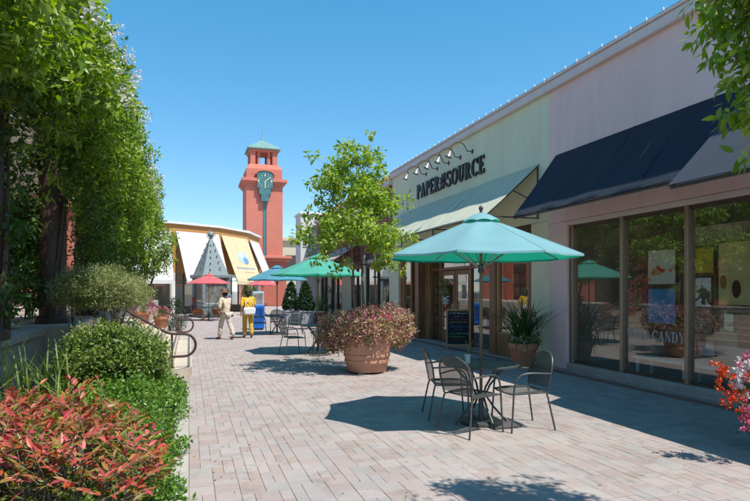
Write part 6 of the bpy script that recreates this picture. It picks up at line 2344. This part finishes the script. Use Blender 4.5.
leaves_part(fw, 'flowers', 'petal_white', pos, ax, nr, 0.026, 0.022)['kind'] = 'stuff'

# ---- clipped cones and red pot in front of the far shops
def cone_topiary(x, y, lab1, lab2):
    pl_ = thing('square_planter', lab1, 'planter', (x, y, 0), 0.1, 'planters of the clipped cones')
    MB().hexa([(-0.26, -0.26, 0), (0.26, -0.26, 0), (0.26, 0.26, 0), (-0.26, 0.26, 0), (-0.34, -0.34, 0.62), (0.34, -0.34, 0.62), (0.34, 0.34, 0.62), (-0.34, 0.34, 0.62)]).build('box', 'grey_planter', pl_)
    rim = MB()
    rim.bbox(-0.37, 0.37, -0.37, -0.30, 0.622, 0.68, 0.008).bbox(-0.37, 0.37, 0.30, 0.37, 0.622, 0.68, 0.008).bbox(-0.37, -0.30, -0.299, 0.299, 0.622, 0.68, 0.008).bbox(0.30, 0.37, -0.299, 0.299, 0.622, 0.68, 0.008)
    rim.build('rim', 'grey_planter', pl_)
    root = plant('clipped_cone', lab2, 'topiary', (x, y, 0.62), 'clipped evergreen cones')
    cc_ = []
    for k in range(300):
        z = R.random() ** 1.3
        q = 0.40 * (1 - z) ** 0.62 * min(1, 0.7 + z * 3)
        t = 2 * PI * R.random()
        cc_.append((x + q * math.cos(t), y + q * math.sin(t), 0.74 + 1.25 * z))
    pos_, ax_, nr_ = cloud(np.array(cc_), np.full(300, 0.07), 30, 0.7, 0.5, 0.6, 0.1)
    leaves_part(root, 'foliage', 'leaf_dark', pos_, ax_, nr_, lens(len(pos_), 0.05, 0.08), lens(len(pos_), 0.03, 0.05))
    MB().tube([(0, 0, -0.05), (0, 0, 1.1)], [0.03, 0.01], 6).build('stem', 'bark', root)
    return root


cone_topiary(4.62, 26.6, 'blue grey planter of the clipped cone nearer the news box', 'clipped dark evergreen cone nearer the news box')
cone_topiary(5.18, 25.9, 'blue grey planter of the clipped cone nearer the charcoal awning', 'clipped dark evergreen cone nearer the charcoal awning')
pot('glazed_pot', 'red glazed pot beside the clipped cones', 5.95, 26.4, 0, 0.34, 0.62, 'red_planter')
blades('flax_plant', 'spiky light green plant in the red glazed pot', 5.95, 26.4, 0.55, 34, 0.6, 1.1, 0.035, 1.0, 0.6, 'leaf_blade', rad=0.2)
bush('dark_shrub', 'tall dark shrub beside the far shop wall', (6.6, 27.6, 0.95), (0.36, 0.36, 0.95), 'leaf_dark', 110, 30, 0.10, 0.05, 0.4, base_z=0.0)
bush('leafy_shrub', 'light green shrub by the far tower arcade', (4.9, 46.0, 0.9), (0.6, 0.6, 0.9), 'leaf_bush', 110, 26, 0.16, 0.09, 0.4, base_z=0.0)
bush('leafy_shrub', 'climbing green shrub under the cream awning', (4.35, 44.6, 1.2), (0.45, 0.45, 1.2), 'leaf_bush', 110, 26, 0.16, 0.09, 0.4, base_z=0.0)

# ================================================================== chalkboard and door bouquet
CX, CY = 6.95, 13.72
cb = thing('chalkboard_sign', 'wooden framed folding chalkboard with coloured chalk writing by the doorway', 'sign', (CX, CY, 0.02), math.radians(-YAW * 57.3 - 12))
tilt = math.radians(9)
for s, nm_ in ((-1, 'front_board'), (1, 'rear_board')):
    e = link(nm_, None, cb, (0, s * 0.17, 0))
    e.rotation_euler = (s * tilt, 0, 0)
    f = MB()
    f.bbox(-0.33, -0.285, -0.015, 0.015, 0, 1.1, 0.004).bbox(0.285, 0.33, -0.015, 0.015, 0, 1.1, 0.004)
    f.bbox(-0.284, 0.284, -0.015, 0.015, 1.045, 1.1, 0.004).bbox(-0.284, 0.284, -0.015, 0.015, 0.10, 0.15, 0.004)
    f.build('frame', 'wood_light', e)
    MB().box(-0.284, 0.284, -0.006, 0.006, 0.151, 1.044).build('slate', 'chalk', e)
    if s == -1:
        wr = random.Random(12)
        for (z, hgt, m_, x0, x1) in ((0.96, 0.06, 'chalk_white', -0.25, 0.25), (0.88, 0.03, 'chalk_white', -0.12, 0.12), (0.79, 0.045, 'chalk_pink', -0.24, 0.24), (0.72, 0.045, 'chalk_lime', -0.24, 0.2),
                                     (0.60, 0.05, 'chalk_blue', -0.22, 0.22), (0.53, 0.03, 'chalk_blue', -0.12, 0.1), (0.40, 0.065, 'chalk_green', -0.24, 0.24), (0.33, 0.04, 'chalk_lime', -0.24, 0.15), (0.25, 0.035, 'chalk_pink', -0.2, 0.15), (0.185, 0.02, 'chalk_blue', -0.22, 0.2)):
            mm = MB()
            x = x0
            while x < x1:
                w_ = wr.uniform(0.5, 0.9) * hgt
                a = [(x + q * w_, -0.0075, z + hgt * wr.random()) for q in (0, 0.33, 0.66, 1.0)]
                mm.tube(a, hgt * 0.10, 4)
                x += w_ * 1.25 + (0.03 if wr.random() < 0.15 else 0)
            mm.build('chalk_line', m_, e)

bq = thing('door_bouquet', 'white ribboned bouquet hanging on the glazed door', 'bouquet', (XR - 0.0, 15.98, 1.15))
cc = np.array([(XR - 0.05 + 0.03 * R.normal(), 15.98 + 0.13 * R.normal(), 1.66 + 0.16 * R.normal()) for k in range(26)])
pos, ax, nr = cloud(cc, np.full(26, 0.07), 16, 0.8, 0.3, 0.6, 0.2)
leaves_part(bq, 'foliage', 'leaf_bush', pos, ax, nr, 0.06, 0.03)
pos, ax, nr = cloud(cc[:12], np.full(12, 0.05), 14, 0.8, 0.3, 0.6, 0.2)
leaves_part(bq, 'flowers', 'petal_white', pos, ax, nr, 0.05, 0.03)['kind'] = 'stuff'
rb_ = MB()
for k in range(7):
    t = -0.4 + k * (PI + 0.8) / 6 + PI
    p = Vector((XR - 0.06, 15.98, 1.36))
    rb_.bar(p, p + Vector((0.0, math.cos(t) * 0.26, math.sin(t) * 0.2)), 0.02, 0.05, (1, 0, 0))
rb_.ball((XR - 0.07, 15.98, 1.36), 0.06, 1, 8)
world_part(rb_, 'ribbon', 'mat_white', bq)

# ================================================================== people
def skin_mesh(name, verts, edges, radii, material, parent, root_idx=(0,), sub=2):
    me = bpy.data.meshes.new(name)
    me.from_pydata([tuple(v) for v in verts], edges, [])
    me.materials.append(M[material])
    o = link(name, me, parent)
    sk = o.modifiers.new('skin', 'SKIN')
    sk.use_smooth_shade = True
    if not me.skin_vertices:
        bm = bmesh.new()
        bm.from_mesh(me)
        bm.verts.layers.skin.verify()
        bm.to_mesh(me)
        bm.free()
    sv = me.skin_vertices[0].data
    for i, r in enumerate(radii):
        sv[i].radius = (r, r) if not hasattr(r, '__len__') else r
        sv[i].use_root = i in root_idx
    ss = o.modifiers.new('smooth', 'SUBSURF')
    ss.levels = sub
    ss.render_levels = sub
    if name in ('shirt', 'trousers'):
        ss.levels = ss.render_levels = 3
        tx = bpy.data.textures.get('folds') or bpy.data.textures.new('folds', 'CLOUDS')
        tx.noise_scale = 0.10
        dm = o.modifiers.new('folds', 'DISPLACE')
        dm.texture = tx
        dm.strength = 0.035
        dm.mid_level = 0.5
    return o


def person(label, loc, rz, pose, top, legs_m, hair_m, height=1.68, hat=None, longtop=0.0, shoes='shoe', bare_arms=True, bare_legs=False):
    """Body of one continuous surface, clothes over it. Faces +Y before turning."""
    root = thing('person', label, 'person', loc, rz)
    s = height / 1.70
    J = {k: Vector(v) * s for k, v in pose.items()}
    V, E, RD = [], [], []
    idx = {}

    def add(key, r, frm=None):
        idx[key] = len(V)
        V.append(J[key])
        RD.append((r[0] * s, r[1] * s) if hasattr(r, '__len__') else r * s)
        if frm is not None:
            E.append((idx[frm], idx[key]))
    add('pelvis', (0.15, 0.11))
    add('waist', (0.13, 0.10), 'pelvis')
    add('chest', (0.155, 0.11), 'waist')
    add('neck0', 0.06, 'chest')
    add('neck', 0.048, 'neck0')
    add('jaw', 0.066, 'neck')
    add('head', (0.078, 0.092), 'jaw')
    add('crown', 0.058, 'head')
    roots = [0]
    for side in ('l', 'r'):
        add('hip_' + side, 0.088, 'pelvis')
        add('knee_' + side, 0.056, 'hip_' + side)
        add('calf_' + side, 0.05, 'knee_' + side)
        add('ankle_' + side, 0.036, 'calf_' + side)
        add('toe_' + side, 0.032, 'ankle_' + side)
        add('sh_' + side, 0.058, 'chest')
        add('el_' + side, 0.040, 'sh_' + side)
        add('wr_' + side, 0.027, 'el_' + side)
        d = (J['wr_' + side] - J['el_' + side]).normalized()
        J['palm_' + side] = J['wr_' + side] + d * 0.075 * s
        add('palm_' + side, (0.036, 0.018), 'wr_' + side)
        u = d.cross(Vector((1, 0, 0))).normalized()
        for k in range(4):                          # fingers, rooted inside the palm
            b0 = J['palm_' + side] + u * (k - 1.5) * 0.017 * s
            L_ = (0.07, 0.08, 0.075, 0.058)[k] * s
            a0 = len(V)
            V.extend([b0, b0 + d * L_ * 0.55, b0 + d * L_ * 0.9 + Vector((0, 0.02 * s, -0.004))])
            RD.extend([0.009 * s, 0.008 * s, 0.006 * s])
            E.extend([(a0, a0 + 1), (a0 + 1, a0 + 2)])
            roots.append(a0)
        a0 = len(V)
        b0 = J['wr_' + side] + d * 0.03 * s
        V.extend([b0, b0 + u * 0.045 * s + d * 0.03 * s, b0 + u * 0.05 * s + d * 0.065 * s])
        RD.extend([0.011 * s, 0.010 * s, 0.008 * s])
        E.extend([(a0, a0 + 1), (a0 + 1, a0 + 2)])
        roots.append(a0)
    nose = len(V)
    fd = (J['face'] - J['head']).normalized()
    V.extend([J['head'] + fd * 0.07 * s - Vector((0, 0, 0.02 * s)), J['head'] + fd * 0.115 * s - Vector((0, 0, 0.035 * s))])
    RD.extend([0.016 * s, 0.012 * s])
    E.append((nose, nose + 1))
    roots.append(nose)
    skin_mesh('body', V, E, RD, 'skin', root, roots)
    rt_ = fd.cross(Vector((0, 0, 1))).normalized()
    fc_ = MB()
    for q in (-1, 1):
        fc_.ball(tuple(J['head'] + fd * 0.088 * s + rt_ * q * 0.032 * s + Vector((0, 0, 0.004))), 0.010 * s, 1, 8)
    fc_.build('eyes', 'hair_dark', root, True)
    MB().bar(J['jaw'] + fd * 0.066 * s - rt_ * 0.022 * s, J['jaw'] + fd * 0.066 * s + rt_ * 0.022 * s, 0.012 * s, 0.008 * s).build('mouth', 'leather', root)
    er = MB()
    for q in (-1, 1):
        er.ball(tuple(J['head'] + rt_ * q * 0.08 * s - Vector((0, 0, 0.01))), 0.022 * s, 1.4, 8)
    er.build('ears', 'skin', root, True)
    # clothes: looser surfaces over the same skeleton
    V2 = [J['pelvis'] - Vector((0, 0, (0.06 + longtop) * s)), J['waist'], J['chest'], J['chest'] + Vector((0, 0, 0.10 * s))]
    R2 = [0.145 * s, 0.14 * s, (0.185 * s, 0.135 * s), (0.10 * s, 0.085 * s)]
    E2 = [(0, 1), (1, 2), (2, 3)]
    for side in ('l', 'r'):
        a0 = len(V2)
        V2 += [J['sh_' + side], J['sh_' + side].lerp(J['el_' + side], 0.6), J['el_' + side]]
        R2 += [0.082 * s, 0.068 * s, 0.060 * s]
        E2 += [(2, a0), (a0, a0 + 1), (a0 + 1, a0 + 2)]
        if not bare_arms:
            V2.append(J['wr_' + side].lerp(J['el_' + side], 0.12))
            R2.append(0.042 * s)
            E2.append((a0 + 2, a0 + 3))
    skin_mesh('shirt', V2, E2, R2, top, root, (2,))
    V3 = [J['pelvis'] + Vector((0, 0, 0.03 * s))]
    R3 = [(0.165 * s, 0.125 * s)]
    E3 = []
    for side in ('l', 'r'):
        a0 = len(V3)
        V3 += [J['hip_' + side], J['hip_' + side].lerp(J['knee_' + side], 0.5), J['knee_' + side]]
        R3 += [0.105 * s, 0.098 * s, 0.085 * s]
        E3 += [(0, a0), (a0, a0 + 1), (a0 + 1, a0 + 2)]
        if not bare_legs:
            V3 += [J['calf_' + side], J['ankle_' + side] + Vector((0, 0, 0.015 * s))]
            R3 += [0.082 * s, 0.078 * s]
            E3 += [(a0 + 2, a0 + 3), (a0 + 3, a0 + 4)]
    skin_mesh('trousers', V3, E3, R3, legs_m, root)
    for side in ('l', 'r'):
        a, t = J['ankle_' + side], J['toe_' + side]
        skin_mesh('shoe', [a - (t - a) * 0.35 - Vector((0, 0, 0.03 * s)), a.lerp(t, 0.4) - Vector((0, 0, 0.03 * s)) * 0.6, t], [(0, 1), (1, 2)], [0.038 * s, 0.045 * s, 0.036 * s], shoes, root, (0,), 1)
    h = J['head']
    hm = MB()
    if hat:
        hm.lathe([(0.098, 0.0), (0.10, 0.04), (0.08, 0.10), (0.02, 0.112)], 18, tuple(h + Vector((0, 0, 0.05 * s))))
        hm.lathe([(0.095, 0.05), (0.19, 0.035), (0.192, 0.03), (0.095, 0.045)], 22, tuple(h), cap=False)
        hm.build('hat', hat, root, True)
        MB().ball(tuple(h - fd * 0.03 * s + Vector((0, 0, -0.02))), 0.10 * s, 0.9, 14).build('hair', hair_m, root, True)
    else:
        hm.ball(tuple(h - fd * 0.025 * s + Vector((0, 0, 0.022 * s))), 0.112 * s, 1.05, 16)
        hm.ball(tuple(h - fd * 0.06 * s + Vector((0, 0, -0.05 * s))), 0.085 * s, 1.1, 14)
        hm.build('hair', hair_m, root, True)
    return root


def walk_pose(step=0.32, lean=0.04, arm_l=None, arm_r=None):
    p = dict(pelvis=(0, 0, 0.93), waist=(0, 0.01, 1.08), chest=(0, lean, 1.30), neck0=(0, lean + 0.01, 1.43), neck=(0, lean + 0.02, 1.48), jaw=(0, lean + 0.035, 1.545), head=(0, lean + 0.03, 1.60), crown=(0, lean + 0.02, 1.665),
             face=(0, lean + 1.0, 1.58))
    for side, q, ph in (('l', -1, 1), ('r', 1, -1)):
        f = ph * step
        p['hip_' + side] = (q * 0.09, 0, 0.88)
        p['knee_' + side] = (q * 0.095, f * 0.55 + 0.04, 0.49)
        p['calf_' + side] = (q * 0.095, f * 0.75 - 0.01, 0.36)
        p['ankle_' + side] = (q * 0.09, f * 1.05 - 0.03, 0.085 if ph > 0 else 0.11)
        p['toe_' + side] = (q * 0.10, f * 1.05 + 0.13, 0.035)
        p['sh_' + side] = (q * 0.185, lean, 1.385)
        p['el_' + side] = (q * 0.235, lean - 0.4 * f - 0.03, 1.10)
        p['wr_' + side] = (q * 0.235, lean - 0.7 * f + 0.10, 0.88)
    for side, a in (('l', arm_l), ('r', arm_r)):
        if a:
            p['el_' + side], p['wr_' + side] = a
    return p


mx_, my_ = px_ground(226, 339.5)[:2]
person('person in cream jacket, pale trousers and brown hat walking with a brown bag', (mx_, my_, 0.0), math.radians(38),
       walk_pose(0.24, 0.05, arm_l=((-0.27, 0.0, 1.12), (-0.20, 0.20, 1.02))), 'khaki', 'stone_trouser', 'hair_dark', 1.62, 'straw_hat', 0.08, bare_arms=False)
bg_ = thing('shoulder_bag', 'brown leather bag carried by the person in the hat', 'bag', (mx_ - 0.30, my_ + 0.0, 0.80), math.radians(38))
MB().bbox(-0.07, 0.07, -0.16, 0.16, 0, 0.24, 0.04).build('bag_body', 'leather', bg_, True)
MB().tube([(0, -0.13, 0.23), (0.06, -0.10, 0.45), (0.10, -0.02, 0.56), (0.06, 0.08, 0.45), (0, 0.13, 0.23)], 0.012, 6).build('strap', 'leather', bg_, True)
wx_, wy_ = px_ground(248, 338)[:2]
person('person in yellow tunic and mustard trousers walking with a white bag', (wx_, wy_, 0.0), math.radians(8),
       walk_pose(0.14, 0.02, arm_r=((0.25, 0.02, 1.12), (0.17, 0.2, 1.15))), 'yellow_cloth', 'mustard_cloth', 'hair_dark', 1.64, None, 0.12)
bg_ = thing('handbag', 'white handbag at the back of the person in yellow', 'bag', (wx_ + 0.03, wy_ - 0.22, 0.80), math.radians(8))
MB().bbox(-0.20, 0.20, -0.06, 0.06, 0, 0.25, 0.04).build('bag_body', 'bag_white', bg_, True)
MB().tube([(-0.14, 0, 0.24), (-0.12, 0.03, 0.42), (0.0, 0.06, 0.54), (0.12, 0.03, 0.42), (0.14, 0, 0.24)], 0.012, 6).build('strap', 'bag_white', bg_, True)
gp = walk_pose(0.06, 0.0)
person('person in grey blue shirt standing by the shop window under the awnings', (2.15, 34.5, 0), math.radians(150), gp, 'grey_cloth', 'dark_cloth', 'hair_dark', 1.70)
sit = dict(pelvis=(0, -0.10, 0.53), waist=(0, -0.13, 0.68), chest=(0, -0.14, 0.90), neck0=(0, -0.13, 1.03), neck=(0, -0.12, 1.08), jaw=(0, -0.10, 1.145), head=(0, -0.105, 1.20), crown=(0, -0.11, 1.265), face=(0, 0.9, 1.18))
for side, q in (('l', -1), ('r', 1)):
    sit['hip_' + side] = (q * 0.09, -0.06, 0.52)
    sit['knee_' + side] = (q * 0.11, 0.36, 0.50)
    sit['calf_' + side] = (q * 0.11, 0.38, 0.36)
    sit['ankle_' + side] = (q * 0.11, 0.36, 0.09)
    sit['toe_' + side] = (q * 0.12, 0.50, 0.035)
    sit['sh_' + side] = (q * 0.18, -0.14, 0.985)
    sit['el_' + side] = (q * 0.24, 0.0, 0.74)
    sit['wr_' + side] = (q * 0.17, 0.22, 0.72)
person('seated person in dark top and orange trousers under the coral umbrella', (T4[0] - 0.64, T4[1] - 0.1, 0), math.radians(-85), sit, 'pink_cloth', 'orange_cloth', 'hair_brown', 1.64, bare_legs=True)

# ================================================================== litter blown onto the paving
nl = 320
lx = np.concatenate([R.random(170) * 6.6 + 0.1, PX + R.normal(size=80) * 0.7, np.abs(R.normal(size=70)) * 0.35 + 0.0])
ly = np.concatenate([2.6 + R.random(170) ** 1.4 * 16, PY + R.normal(size=80) * 0.8, 3.0 + R.random(70) * 7])
lp = np.stack([lx, ly, np.full(nl, 0.006)], 1)
la = np.stack([R.normal(size=nl), R.normal(size=nl), 0.08 * R.normal(size=nl)], 1)
ln2 = np.tile(np.array([[0.0, 0.0, 1.0]]), (nl, 1)) + R.normal(size=(nl, 3)) * 0.15
M['leaf_litter'] = leaf('dry_leaf', [(0.20, 0.12, 0.05), (0.30, 0.19, 0.08), (0.12, 0.07, 0.035), (0.26, 0.24, 0.08), (0.40, 0.16, 0.14)], 0.1)
lo = link('fallen_leaves', leaf_mesh('fallen_leaves', lp, la, ln2, lens(nl, 0.015, 0.04), lens(nl, 0.008, 0.018), LEAF4, 'leaf_litter'))
tag(lo, 'dry leaves and petals scattered over the paving', 'leaves', kind='stuff')
